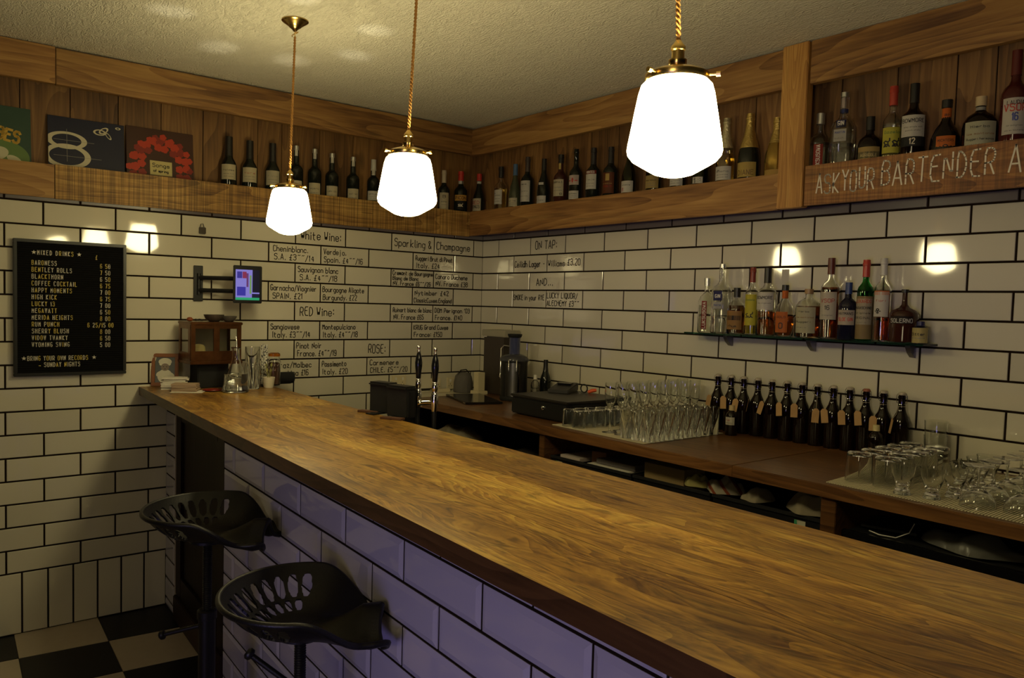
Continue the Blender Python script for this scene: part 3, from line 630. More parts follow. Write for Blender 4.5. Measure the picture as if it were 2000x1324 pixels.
bottle('liqueur_bottle', 'PICON aperitif bottle with red cap and orange name band near the shelf corner', 'bottle', (-.062, -.139, WZ), -.6, .322, .042, 'bordeaux', DARK_GLASS, (.82, RD, .002), [(.43, .54, 1.0, (.72, .42, .08), [('PICON', .08, .22, .018, .84, (.05, .01, .01))]), (.26, .42, .62, K, [('#', .2, .35, .02, .6, CR)]), (.76, .82, 2.8, WH, [])])
# back wall shelf
gB = 'bottles on the shelf over the tap list'
RB = -PI/2+.30
bottle('liqueur_bottle', 'short dark bottle with red cap and red and white label right in the shelf corner', 'bottle', (.021, -.058, WZ), RB, .308, .037, 'burgundy', DARK_GLASS, (.86, RD, .002), [(.25, .50, .95, CR, [('RED', .12, .55, .018, .76, (.35, .02, .02)), ('KINGS', .12, .22, .018, .76, K)]), (.80, .85, 2.6, WH, [])], group=gB)
bottle('wine_bottle', 'clear bottle of yellow wine with black cap and small white label', 'bottle', (.238, -.058, WZ), RB, .327, .039, 'bordeaux', GLASS, (.80, K, .001), [(.31, .57, .75, WH, [('m', .1, .7, .01, .2, BL)]+scrib('jurancon', 'moelleux sec'))], liquid=(.60, STRAW), group=gB)
bottle('wine_bottle', 'pale green bottle with blue cap and a low cream label', 'bottle', (.372, -.058, WZ), RB, .326, .036, 'burgundy', mat('sage_glass', (.05, .055, .03), .06), (.80, (.06, .12, .22), .001), [(.24, .39, .95, CR, scrib('sur lie', 'muscadet'))], group=gB)
bottle('wine_bottle', 'dark red wine bottle with a large white script label', 'bottle', (.482, -.058, WZ), RB, .354, .038, 'bordeaux', DARK_GLASS, (.76, (.05, .035, .03), .001), [(.27, .61, .95, WH, [('riserva', .16, .80, .008, .55, K), ('vigneto', .16, .48, .006, .66, GR), ('barbera d alba', .12, .25, .004, .74, GR)]), (.84, .97, .4, (.5, .3, .08), [])], group=gB)
bottle('wine_bottle', 'dark sloping bottle with a neck sticker and low white label', 'bottle', (.624, -.058, WZ), RB, .326, .037, 'burgundy', DARK_GLASS, (.80, K, .001), [(.22, .36, .9, WH, [('1', .08, .3, .014, .08, K), ('viognier', .35, .4, .006, .5, GR)]), (.53, .59, .5, WH, [])], group=gB)
bottle('wine_bottle', 'amber-red bottle with black cap, yellow neck strip and big cream label', 'bottle', (.763, -.058, WZ), RB, .331, .038, 'bordeaux', mat('brown_red_glass', (.045, .012, .008), .07), (.86, K, .0014), [(.31, .585, .95, CR, [('BANYULS', .1, .78, .009, .8, K), ('rimage', .15, .5, .006, .66, GR), ('mis en bouteille', .1, .32, .004, .8, GR), ('o', .72, .08, .014, .18, K)]), (.76, .86, .5, (.65, .5, .15), [])], group=gB)
bottle('wine_bottle', 'black bottle with a red and white swirled label and a strip below it', 'bottle', (.883, -.058, WZ), RB, .346, .036, 'bordeaux', DARK_GLASS, None, [(.44, .59, .95, (.62, .52, .45), [('~@~', .1, .25, .026, .8, RD)]), (.22, .35, .95, WH, scrib('malbec', 'mendoza'))], group=gB)
bottle('wine_bottle', 'dark bottle whose white label has a dark red header band', 'bottle', (1.014, -.058, WZ), RB, .334, .038, 'bordeaux', DARK_GLASS, (.74, (.02, .018, .02), .001), [(.35, .585, .9, WH, scrib('rioja', 'crianza')), (.585, .64, .9, (.22, .02, .015), [('MONTES', .15, .25, .010, .7, WH)])], group=gB)
bottle('wine_bottle', 'dark bottle with a rust-brown label bearing a gold square', 'bottle', (1.139, -.058, WZ), RB, .322, .038, 'bordeaux', DARK_GLASS, (.74, (.02, .018, .018), .001), [(.26, .59, .95, (.16, .045, .015), [('PUGLIA', .15, .30, .008, .7, RD), ('primitivo', .15, .45, .005, .7, GO)]), (.46, .57, .3, (.6, .42, .12), [])], group=gB)
bottle('wine_bottle', 'pale green white-wine bottle with red crest beside the nearest pendant', 'bottle', (1.267, -.058, WZ), RB, .318, .037, 'burgundy', OLIVE, (.84, CR, .001), [(.24, .42, 1.0, WH, [('chablis', .2, .6, .006, .6, K), ('8', .16, .15, .014, .16, RD)])], liquid=(.7, OLIVE), group=gB)
bottle('wine_bottle', 'green bottle with a gold label half hidden behind the nearest pendant', 'bottle', (1.428, -.058, WZ), RB, .340, .039, 'burgundy', OLIVE, (.80, GO, .001), [(.24, .42, 1.0, (.5, .36, .12), scrib('meursault', 'premier cru'))], liquid=(.7, OLIVE), group=gB)
bottle('wine_bottle', 'bottle with a white label directly behind the nearest pendant', 'bottle', (1.575, -.058, WZ), RB, .330, .037, 'burgundy', OLIVE, (.80, K, .001), [(.24, .42, 1.0, WH, scrib('sancerre', 'les monts'))], liquid=(.7, OLIVE), group=gB)
bottle('champagne_bottle', 'champagne bottle with small shield label between the nearest pendant and the clear one', 'bottle', (1.705, -.058, WZ), RB, .320, .041, 'champagne', OLIVE, (.60, GOLDF, .001), [(.24, .33, .6, WH, scrib('brut', 'reims'))], liquid=(.5, OLIVE), group=gB)
bottle('champagne_bottle', 'clear champagne bottle with pale gold foil and white label', 'bottle', (1.839, -.058, WZ), RB, .353, .042, 'champagne', mat('clear_pale_glass', (.92, .88, .70), 0.0, trans=1), (.62, mat('pale_foil', (.62, .55, .32), .4, .7, bump=.4, bscale=120), .0012), [(.22, .39, .95, WH, [('m', .2, .62, .012, .14, K)]+scrib('blanc', 'de blancs'))], liquid=(.55, STRAW), group=gB)
bottle('champagne_bottle', 'dark green champagne bottle with long gold foil and gold label', 'bottle', (1.959, -.058, WZ), RB, .353, .047, 'champagne', DARK_GLASS, (.58, GOLDF, .0012), [(.22, .40, 1.0, (.60, .44, .12), [('DIANE', .12, .15, .020, .76, (.2, .12, .03))])], group=gB)
bottle('champagne_bottle', 'gold-tinted champagne bottle tucked against the shelf post', 'bottle', (2.092, -.056, WZ), RB, .315, .048, 'champagne', mat('gilded_glass', (.40, .26, .06), .12, .8), (.66, GOLDF, .0012), [(.22, .30, .9, GO, [])], group=gB)
gS = 'spirit bottles above the chalked board'
RS = -PI/2+.42
bottle('vodka_bottle', 'clear vodka bottle with silver cap and red upright name strip beside the post', 'bottle', (2.285, -.056, WZ), RS, .300, .043, 'spirit', GLASS, (.86, SILV, .002), [(.22, .575, .42, (.38, .05, .03), [])], liquid=(.6, GIN), group=gS)
bottle('gin_bottle', 'tall square clear gin bottle with blue label patch and silver stopper', 'bottle', (2.383, -.056, WZ), RS-.2, .362, .043, 'spirit', GLASS, (.96, SILV, .001, 1.01), [(.62, .70, .5, (.03, .03, .14), [('GIN', .2, .3, .016, .6, WH)]), (.47, .60, .5, (.55, .52, .46), [('MARTIN', .1, .65, .008, .8, BL), ('batch', .1, .2, .006, .7, GR)]), (.84, .95, .7, (.6, .5, .45), []), (.79, .83, 3.0, BL, [])], liquid=(.45, GIN), group=gS, sq=5)
bottle('rum_bottle', 'squat black-capped rum bottle with a tan and dark green label', 'bottle', (2.492, -.058, WZ), RS, .253, .045, 'squat', BROWN_GLASS, (.80, K, .002), [(.30, .53, .95, (.55, .40, .14), [('RHUM', .18, .08, .008, .6, (.3, .12, .03))]), (.36, .46, .95, (.05, .07, .05), [('AGRICOLE', .15, .25, .010, .7, (.55, .45, .2))]), (.82, .88, .5, (.6, .5, .15), [])], group=gS)
bottle('tequila_bottle', 'clear tequila bottle with red cap and bright yellow label', 'bottle', (2.573, -.052, WZ), RS, .353, .034, 'bordeaux', GLASS, (.80, (.42, .05, .03), .002), [(.29, .56, 1.1, (.66, .60, .08), [('Gazela', .14, .76, .010, .72, (.1, .2, .05)), ('##', .14, .25, .030, .72, K)]), (.20, .285, 1.0, (.12, .10, .02), [('ZAPATIO', .06, .25, .016, .88, (.72, .66, .3))])], liquid=(.6, GIN), group=gS)
bottle('whisky_bottle', 'BOWMORE whisky bottle with black cap and arched white label', 'bottle', (2.652, -.058, WZ), RS, .346, .044, 'spirit', BROWN_GLASS, (.80, K, .0016), [(.43, .655, .98, WH, [('BOWMORE', .05, .66, .013, .90, K), ('islay single malt', .12, .42, .005, .76, GR), ('scotch whisky', .2, .26, .0045, .6, GR)]), (.33, .425, .98, (.03, .028, .025), [('12', .40, .25, .020, .2, CR)])], group=gS)
bottle('bourbon_bottle', 'round-shouldered bourbon flagon with orange neck wrap and orange label', 'bottle', (2.768, -.060, WZ), RS, .266, .052, 'decanter', BROWN_GLASS, (.90, K, .0025), [(.28, .50, .62, (.70, .20, .03), [('MICHTERS', .1, .66, .008, .8, K), ('O', .38, .15, .018, .24, K)]), (.73, .89, 2.9, OR, [('GOLD', .42, .35, .007, .16, K)])], group=gS)
bottle('mezcal_bottle', 'broad dark bottle with large ivory handwritten label and pale stopper', 'bottle', (2.880, -.062, WZ), RS, .250, .055, 'round', BROWN_GLASS, (.90, (.5, .38, .22), .002, 1.03), [(.30, .66, .95, (.60, .58, .42), [('Hierba', .2, .76, .008, .55, K), ('las montanas', .08, .50, .007, .84, (.3, .15, .05)), ('Ruggeri hermanos', .08, .30, .007, .84, K), ('anejo reserva', .1, .12, .004, .8, GR)]), (.84, .885, 2.9, GY, [])], group=gS)
bottle('brandy_bottle', 'tall brandy bottle marked VSOP with maroon capsule and big white label', 'bottle', (2.981, -.056, WZ), RS, .392, .042, 'spirit', mat('maroon_glass', (.06, .010, .008), .07), (.79, (.10, .015, .012), .0016), [(.28, .585, .95, WH, [('LAUDIA', .18, .82, .012, .64, K), ('VSOP', .08, .64, .022, .84, (.45, .05, .03)), ('16', .40, .38, .024, .2, BL), ('armagnac', .2, .22, .006, .6, GR), ('mis en bouteille', .14, .09, .004, .7, GR)]), (.83, .92, .45, (.5, .45, .4), [])], group=gS)

# ---------------------------------------------------------------- glass shelf and its bottles
gs = thing('glass_shelf', 'green-edged glass shelf on three brackets fixed to the back wall', 'shelf', (2.23, -.065, 1.417))
bm = bm_new(); box(bm, -.53, .53, -.062, .058, 0, .008, .001); obj('glass_pane', bm, GREEN_GLASS, gs)
for x in (1.874, 2.276, 2.675):
    bm = bm_new(); pr_ = [(-.0, -.001), (-.05, -.001), (-.05, -.010), (-.035, -.030), (-.012, -.046), (0, -.048)]
    lo = [bm.verts.new((x-2.23-.009, .058+a, b)) for a, b in pr_]; hi = [bm.verts.new((x-2.23+.009, .058+a, b)) for a, b in pr_]
    bm.faces.new(lo); bm.faces.new(hi[::-1])
    for i in range(6): bm.faces.new((lo[i], hi[i], hi[(i+1) % 6], lo[(i+1) % 6]))
    obj('bracket', bm, mat('grey_bracket', (.16, .15, .14), .35, .6), gs)
gG = 'spirit bottles on the glass shelf'
GZ, GY_ = 1.4255, -.070
RG = -PI/2+.25
bottle('vodka_bottle', 'LUKSUSOWA vodka bottle, clear, first at the corner end of the glass shelf', 'bottle', (1.778, GY_, GZ), RG+.1, .246, .038, 'squat', GLASS, (.86, SILV, .002), [(.06, .58, .30, (.30, .03, .02), [])], liquid=(.5, GIN), group=gG)
bottle('gin_bottle', 'tall square clear gin bottle with blue patch, second on the glass shelf', 'bottle', (1.858, GY_, GZ), RG-.1, .303, .038, 'spirit', GLASS, (.96, SILV, .001, 1.02), [(.48, .62, .5, (.03, .03, .14), [('GIN', .2, .3, .014, .6, WH)]), (.36, .46, .5, (.5, .48, .44), [('MARTIN', .1, .4, .007, .8, BL)]), (.80, .93, .7, WH, [])], liquid=(.25, GIN), group=gG, sq=5)
bottle('rum_bottle', 'squat rum bottle with black cap and tan label on the glass shelf', 'bottle', (1.938, GY_, GZ), RG, .202, .040, 'squat', GLASS, (.80, K, .002), [(.10, .50, .95, (.45, .25, .08), [('rhum', .2, .12, .012, .5, K)]), (.30, .40, .85, (.04, .03, .03), [])], liquid=(.62, RUM), group=gG)
bottle('liqueur_bottle', 'slim yellow-labelled bottle with dark red cap on the glass shelf', 'bottle', (2.014, GY_, GZ), RG, .290, .028, 'bordeaux', GLASS, (.78, (.22, .03, .02), .0015), [(.14, .60, 1.0, (.68, .60, .06), [('Gazela', .14, .8, .008, .72, (.1, .2, .05)), ('#', .2, .25, .024, .6, K)])], liquid=(.5, LEMON), group=gG)
bottle('whisky_bottle', 'BOWMORE whisky bottle half full of amber on the glass shelf', 'bottle', (2.087, GY_, GZ), RG, .286, .041, 'spirit', GLASS, (.78, K, .0016), [(.38, .64, .98, WH, [('BOWMORE', .05, .62, .012, .90, K), ('islay single malt', .12, .36, .0045, .76, GR)])], liquid=(.36, AMBER), group=gG)
bottle('bourbon_bottle', 'bourbon decanter with orange neck wrap and orange round label on the glass shelf', 'bottle', (2.172, GY_, GZ), RG, .214, .042, 'decanter', GLASS, (.90, K, .002), [(.08, .48, .60, (.62, .18, .03), [('GOLD', .15, .7, .008, .7, K), ('O', .34, .2, .022, .3, K)]), (.74, .89, 2.9, OR, [])], liquid=(.40, AMBER), group=gG)
bottle('mezcal_bottle', 'broad apothecary bottle with torn ivory label, mid glass shelf', 'bottle', (2.279, GY_, GZ), RG, .194, .050, 'round', GLASS, (.92, (.30, .18, .08), .003, 1.02), [(.10, .64, .85, (.58, .54, .36), [('Hierba', .2, .8, .006, .5, K), ('las montanas', .08, .58, .006, .84, (.3, .15, .05)), ('Ruggeri', .08, .40, .007, .7, K), ('anejo', .1, .2, .004, .5, GR)])], liquid=(.66, RUM), group=gG)
bottle('brandy_bottle', 'tall brandy bottle with maroon capsule and VSOP label on the glass shelf', 'bottle', (2.370, GY_, GZ), RG, .320, .037, 'spirit', GLASS, (.80, (.10, .02, .012), .0016), [(.24, .58, .95, (.66, .60, .48), [('VSOP', .12, .62, .014, .76, (.4, .05, .03)), ('16', .38, .36, .016, .24, K), ('armagnac', .2, .14, .005, .6, GR)])], liquid=(.64, RUM), group=gG)
bottle('gin_bottle', 'dark navy HAYMANS sloe gin bottle with blue cap', 'bottle', (2.446, GY_, GZ), RG, .223, .036, 'squat', mat('navy_glass', (.008, .008, .02), .06), (.80, (.03, .05, .16), .0016), [(.26, .52, .95, (.60, .52, .42), [('HAYMANS', .08, .68, .010, .84, K), ('SLOE GIN', .10, .28, .012, .80, (.5, .05, .03))])], group=gG)
bottle('maraschino_bottle', 'LUXARDO maraschino bottle, green glass in a straw wrap with red cap', 'bottle', (2.512, GY_, GZ), RG, .309, .0295, 'bordeaux', GREENT, (.79, (.40, .04, .03), .002), [(.02, .55, 3.1, (.38, .27, .12), []), (.20, .52, 1.2, (.55, .48, .34), [('LUXARDO', .04, .84, .012, .9, (.5, .08, .03)), ('MARASCHINO', .05, .60, .009, .9, K), ('originale', .1, .42, .006, .8, K), ('ORIGINAL', .05, .22, .008, .9, K), ('zara', .2, .06, .006, .5, GR)])], liquid=(.6, GREENT), group=gG)
bottle('liqueur_bottle', 'slim tall bottle with silver cap and white flower label over amber liquid', 'bottle', (2.579, GY_, GZ), RG, .313, .030, 'bordeaux', GLASS, (.80, (.5, .48, .44), .001), [(.30, .60, .95, WH, [('fiori', .2, .6, .008, .6, RD), ('@', .15, .12, .022, .4, K)]), (.56, .61, 1.0, OR, [])], liquid=(.58, ROSEY), group=gG)
bottle('liqueur_bottle', 'SOLERNO liqueur bottle, wide dark flagon near the far end of the glass shelf', 'bottle', (2.662, GY_, GZ), RG, .196, .051, 'flagon', mat('garnet_glass', (.035, .010, .006), .05), (.94, K, .001), [(.36, .50, .80, (.02, .008, .006), [('SOLERNO', .02, .15, .014, .96, GY)])], group=gG)
bottle('bitters_bottle', 'small bitters bottle with dark cap and yellow paper label, last on the glass shelf', 'bottle', (2.736, -.099, GZ), RG, .080, .026, 'flask', mat('navy_glass', (.008, .008, .02), .06), (.80, (.02, .02, .07), .004), [(.04, .72, 1.3, (.62, .52, .22), [('Bitter', .1, .5, .010, .7, K), ('aromatic', .1, .3, .004, .7, GR)])], group=gG)
# upright letters on the two vodka labels
for nm, rr, hz, ch in (('', .0435, .300, .018),): pass
def upright(parent, r, z0, z1, text, ch, col):
    bm = bm_new(); p, tot = strokes(text, ch, z1-z0, 1, 0, 0)
    ribbon(bm, [[(-(y-ch/2), x) for x, y in q] for q in p], ch*.17, wrap(r+.0012), 0, z0); obj('lettering', bm, colmat(col), parent)
for o in [o for o in C.objects if o.name.startswith('vodka_bottle')]:
    lb_ = [c for c in o.children if c.name.startswith('paper_label')][0]
    if o.location.z > 2: upright(lb_, .0437, .300*.235, .300*.565, 'LUKSUSOWA', .014, (.7, .6, .5))
    else: upright(lb_, .0387, .246*.08, .246*.56, 'LUKSUSOWA', .013, (.7, .6, .5))

# ---------------------------------------------------------------- things on the left wall
mb_ = thing('menu_board', 'black letter board listing mixed drinks and prices in small white and yellow capitals', 'sign', (0.004, -2.347, 1.457))
bm = bm_new(); box(bm, .002, .016, -.222, .222, -.294, .294, .001); obj('felt_panel', bm, mat('black_felt', (.004, .004, .0045), .9, spec=.15), mb_)
bm = bm_new()
for k in range(58):
    z = -.288+k*.01; vs = [bm.verts.new(p) for p in ((.0162, -.219, z), (.0162, .219, z), (.0178, .219, z+.004), (.0178, -.219, z+.004))]; bm.faces.new(vs)
    vs = [bm.verts.new(p) for p in ((.0178, -.219, z+.004), (.0178, .219, z+.004), (.0162, .219, z+.008), (.0162, -.219, z+.008))]; bm.faces.new(vs)
o = obj('groove', bm, mat('black_felt', (.004, .004, .0045), .9, spec=.15), mb_); o['kind'] = 'stuff'
for (a, b, c_, d) in ((-.229, .229, .287, .301), (-.229, .229, -.301, -.287), (-.229, -.215, -.287, .287), (.215, .229, -.287, .287)):
    bm = bm_new(); box(bm, .0, .026, a, b, c_, d, .002); obj('frame', bm, BLACK, mb_)
def board_text(L):
    by = {0: bm_new(), 1: bm_new()}; rnd = random.Random(11)
    for t, y, z, h, adv, right in L:
        n = len(t); x = y-(n*adv if right else 0)
        for ch in t:
            if ch == ' ': x += adv*.75; continue
            p, _ = strokes(ch, h, None, .70, 0, 0)
            k = 1 if rnd.random() < .38 else 0
            ribbon(by[k], p, .0026, lambda a, b: (.0185, a, b), x, z)
            x += adv*(.62 if ch in 'I1' else 1)
    obj('lettering', by[0], mat('white_letters', (.62, .58, .48), .5), mb_, kind='stuff'); obj('lettering', by[1], mat('yellow_letters', (.62, .48, .10), .5), mb_, kind='stuff')
rows = [('BARONESS', '6 50'), ('BENTLEY ROLLS', '7 50'), ('BLACKTHORN', '6 50'), ('COFFEE COCKTAIL', '6 75'), ('HAPPY MOMENTS', '7 00'), ('HIGH KICK', '6 75'), ('LUCKY 13', '7 00'), ('MEGAWATT', '6 50'), ('MERIDA HEIGHTS', '8 00'),
        ('RUM PUNCH', '6 25/15 00'), ('SHERRY BLUSH', '8 00'), ('WIDOW TWANKY', '6 50'), ('WYOMING SWING', '5 00')]
L = [('MIXED DRINKS', -.136, .235, .019, .0135, False), ('$', .098, .226, .019, .0135, False)]
for i, (a, b) in enumerate(rows):
    z = .190-i*.0301
    L.append((a, -.158, z, .019, .0128, False)); L.append((b, .168 if '/' not in b else .190, z-.003, .019, .0125, True))
L += [('BRING YOUR OWN RECORDS', -.176, -.232, .019, .0118, False), ('_ SUNDAY NIGHTS', -.132, -.261, .019, .0120, False)]
board_text(L)
for y, z in ((-.150, .2445), (.030, .2445), (-.190, -.222), (.092, -.222)):
    bm = bm_new(); vs = [bm.verts.new((.0188, y+math.sin(PI*k/5)*(.010 if k % 2 == 0 else .004), z+math.cos(PI*k/5)*(.010 if k % 2 == 0 else .004))) for k in range(10)]; bm.faces.new(vs)
    obj('star', bm, mat('white_letters', (.62, .58, .48), .5), mb_)

tb = thing('tablet', 'small lit tablet screen held on a swivel wall arm above the copper box', 'tablet', (.205, -1.603, 1.592))
ta = math.atan2(.127, -.015)-PI/2
d_ = Vector((0, 1, 0))
bm = bm_new(); box(bm, -.010, .0, -.072, .072, -.092, .092, .003); obj('case', bm, BLACK, tb)
def screen_mat():
    m = bpy.data.materials.new('screen_lit'); m.use_nodes = True; b = m.node_tree.nodes['Principled BSDF']; b.inputs['Base Color'].default_value = (.02, .02, .02, 1)
    return m
def glow(name, c, s): return mat(name, (.01, .01, .01), .3, emit=c, es=s)
scr = obj('screen', (lambda bm: (box(bm, 0, .0008, -.062, .058, -.076, .072), bm)[1])(bm_new()), glow('screen_violet', (.32, .28, .85), .55), tb)
for (y0, y1, z0, z1, c, s) in ((-.062, .058, -.076, -.064, (.03, .45, .18), .6), (.022, .058, -.038, .072, (.01, .01, .04), .3), (.020, .058, -.064, -.045, (.02, .02, .08), .3),
        (-.055, -.030, .030, .062, (.06, .05, .40), .5), (-.028, -.008, .030, .062, (.35, .04, .12), .5), (-.055, -.012, -.055, -.012, (.05, .04, .42), .6), (-.008, .002, -.012, .055, (.25, .08, .30), .4), (.008, .017, -.045, .045, (.25, .45, .15), .5)):
    nx = 3 if y1-y0 > .03 and z1-z0 > .02 and s >= .5 else 1
    bm = bm_new(); box(bm, .0009, .0012, y0, y1, z0, z1); obj('screen_tile', bm, glow('g%d%d' % (int(c[0]*99), int(c[2]*99)), c, s), scr)
bm = bm_new(); box(bm, -.045, -.010, -.016, .016, -.016, .016, .003); obj('arm', bm, BLACK, tb)
bm = bm_new(); box(bm, -.200, -.190, -.200, -.155, -.088, .088, .002); obj('wall_plate', bm, BLACK, tb)
for z in (.022, -.040):
    bm = bm_new(); tube(bm, [(-.185, -.175, z+.006), (-.05, -.022, z+.006)], .011, 8); obj('arm', bm, BLACK, tb, 50)
bm = bm_new(); tube(bm, [(-.05, -.022, -.052), (-.05, -.022, .046)], .010, 12); obj('pivot', bm, BLACK, tb, 50)
bm = bm_new(); tube(bm, [(-.187, -.177, -.055), (-.187, -.177, .05)], .009, 12); obj('pivot', bm, BLACK, tb, 50)
cl = thing('bulldog_clip', 'small steel clip hanging on a tile below the saw-marked shelf board', 'clip', (.006, -1.762, 1.858))
bm = bm_new(); box(bm, 0, .014, -.016, .016, -.022, .012, .003); obj('clip_body', bm, mat('dark_clip', (.06, .05, .04), .3, .8), cl)
for s_ in (-1, 1):
    bm = bm_new(); tube(bm, [(.007+.003*s_, -.009, .010), (.007+.005*s_, -.007, .026), (.007+.005*s_, .002, .030), (.007+.003*s_, .008, .010)], .0016, 6); obj('lever', bm, STEEL, cl, 60)
# wall sockets
for i, (y, w_, zz, lab) in enumerate(((-.607, .094, 1.058, 'cream wall switch plate behind the beer taps'), (-.345, .072, 1.033, 'cream socket plate just past the beer taps'), (-.215, .088, 1.034, 'cream double socket plate beside the grey kettle'))):
    t = thing('wall_socket', lab, 'socket', (.004, y, zz))
    bm = bm_new(); box(bm, 0, .009, -w_/2, w_/2, -.036, .036, .002); obj('faceplate', bm, CREAM, t)
    for k, yy in enumerate((-w_*.25, w_*.25)):
        bm = bm_new(); box(bm, .009, .013, yy-.006, yy+.006, .010, .026, .001); obj('switch', bm, WHITE, t)
        bm = bm_new()
        for a, b in ((0, -.004), (-.009, -.016), (.009, -.016)): box(bm, .0088, .0095, yy+a-.0025, yy+a+.0025, b-.002, b+.002)
        obj('pin_holes', bm, MATTE, t, kind='stuff')

# record sleeves on the shelf
def sleeve(y0, y1, top, label, base_col, lean=.03):
    h = top-WZ; t = thing('record_sleeve', label, 'record', (-.088, (y0+y1)/2, WZ+.003)); t.rotation_euler = (0, -math.asin(min(.9, .03/h)), 0); t['group'] = 'record sleeves on the shelf'
    bm = bm_new(); box(bm, -.004, 0, -(y1-y0)/2, (y1-y0)/2, 0, h, .0008); obj('cardboard_sleeve', bm, mat('sleeve_%d' % int(abs(y0)*100), base_col, .35, noise=.15, nscale=12), t)
    return t, (y1-y0)/2, h
def disc(bm, cy, cz, ry, rz, ri=0, x=.0008, rot=0, n=40, a0=0, a1=2*PI):
    for k in range(n):
        a, b = a0+(a1-a0)*k/n, a0+(a1-a0)*(k+1)/n
        def P(r, th):
            u, v = ry*r*math.cos(th), rz*r*math.sin(th); return bm.verts.new((x, max(-.1615, min(.1615, cy+u*math.cos(rot)-v*math.sin(rot))), cz+u*math.sin(rot)+v*math.cos(rot)))
        if ri: bm.faces.new((P(ri, a), P(1, a), P(1, b), P(ri, b)))
        else: bm.faces.new((bm.verts.new((x, cy, cz)), P(1, a), P(1, b)))
t, hw, h = sleeve(-2.70, -2.487, 2.342, 'dark green record sleeve with yellow block letters, at the far end of the shelf', (.03, .07, .05))
bm = bm_new(); disc(bm, -.02, .09, .12, .075); obj('print', bm, mat('print_green', (.12, .20, .06), .4), t, kind='stuff')
o = lettering('lettering', [('ORBES', -.085, .170, .05, .150)], .011, lambda x, y: (.0012, x, y), mat('print_yellow', (.60, .38, .06), .4), t, 0, 0); o.rotation_euler = (-.2, 0, 0); o.location = (0, -.04, .0)
bm = bm_new(); disc(bm, -.03, .10, .05, .03, x=.0012, rot=.3); disc(bm, .04, .08, .03, .016, x=.0012, rot=-.4); obj('print', bm, mat('print_bone', (.55, .52, .35), .4), t, kind='stuff')
t, hw, h = sleeve(-2.42, -2.095, 2.332, 'navy record sleeve with a big pale looped figure of eight', (.008, .010, .035))
PB = mat('print_cream', (.55, .50, .36), .4)
bm = bm_new(); disc(bm, -.085, .198, .085, .040, .72, x=.0009); disc(bm, -.085, .125, .100, .056, .74, x=.0010); disc(bm, .055, .255, .028, .014, .68); disc(bm, .072, .265, .024, .012, .66, rot=.6); disc(bm, .092, .243, .020, .008, .66, rot=-.9); disc(bm, .135, .285, .012, .006, .5)
obj('print', bm, PB, t, kind='stuff')
bm = bm_new(); ribbon(bm, [[(-.14, .198), (.03, .198)], [(-.14, .125), (.06, .125)], [(-.085, .25), (-.085, .10)]], .0014, lambda a, b: (.0014, a, b)); obj('print', bm, mat('print_grey', (.3, .28, .24), .5), t, kind='stuff')
t, hw, h = sleeve(-2.086, -1.77, 2.337, 'dark record sleeve with an arch of red blossoms round a cream panel', (.045, .014, .008))
bm = bm_new(); bm2 = bm_new(); rr_ = random.Random(5)
for ring_, n_, sz in ((.125, 13, .024), (.095, 10, .022), (.140, 14, .018)):
    for k in range(n_):
        a = -.25+(PI+.5)*k/(n_-1); cy, cz = ring_*math.cos(a)+rr_.uniform(-.008, .008), .115+ring_*1.15*math.sin(a)+rr_.uniform(-.008, .008)
        if cz > .30: cz = .295
        tgt = bm if (k+int(ring_*100)) % 3 else bm2
        for q in range(5): disc(tgt, cy+sz*.45*math.cos(q*1.26), cz+sz*.45*math.sin(q*1.26), sz*.5, sz*.45, x=.0008+rr_.uniform(0, .0006), n=10)
obj('print', bm, mat('print_red', (.42, .035, .012), .45), t, kind='stuff'); obj('print', bm2, mat('print_deep_red', (.22, .02, .012), .45), t, kind='stuff')
bm = bm_new(); box(bm, .0005, .0009, -.052, .052, .085, .155); obj('print', bm, mat('print_ivory', (.50, .42, .18), .5), t)
lettering('lettering', [('Songs', -.040, .125, .018, .08), ('of spring', -.036, .100, .012, .07)], .003, lambda x, y: (.0014, x, y), INK_P, t)

# ---------------------------------------------------------------- things at the wall end of the bar
BZ = 1.0895
t = thing('picture_frame', 'small wooden framed photo of a child in white hat leaning by the wall', 'picture', (.034, -1.945, BZ), -.42); t.rotation_euler = (0, -.12, -.42)
for (a, b, c_, d) in ((-.062, .062, .140, .158), (-.062, .062, 0, .018), (-.062, -.045, .018, .140), (.045, .062, .018, .140)):
    bm = bm_new(); box(bm, -.006, .008, a, b, c_, d, .002); obj('frame', bm, mat('frame_wood', (.22, .075, .018), .45, noise=.2), t)
bm = bm_new(); box(bm, -.005, .001, -.046, .046, .017, .141); obj('photograph', bm, mat('photo_dark', (.035, .045, .035), .3), t)
bm = bm_new(); disc(bm, 0, .118, .030, .018, x=.0018); disc(bm, 0, .048, .034, .034, x=.0018); disc(bm, -.026, .06, .016, .010, x=.002, rot=.7); disc(bm, .028, .056, .018, .009, x=.002, rot=-.6); disc(bm, 0, .106, .026, .010, x=.0019); obj('print', bm, mat('print_white', (.60, .57, .45), .5), t, kind='stuff')
bm = bm_new(); disc(bm, 0, .092, .019, .018, x=.0022); obj('print', bm, mat('print_face', (.22, .17, .13), .5), t)
bm = bm_new(); disc(bm, -.007, .094, .003, .002, x=.0026, n=8); disc(bm, .007, .094, .003, .002, x=.0026, n=8); disc(bm, 0, .083, .005, .0015, x=.0026, n=8); obj('print', bm, INK_P, t, kind='stuff')
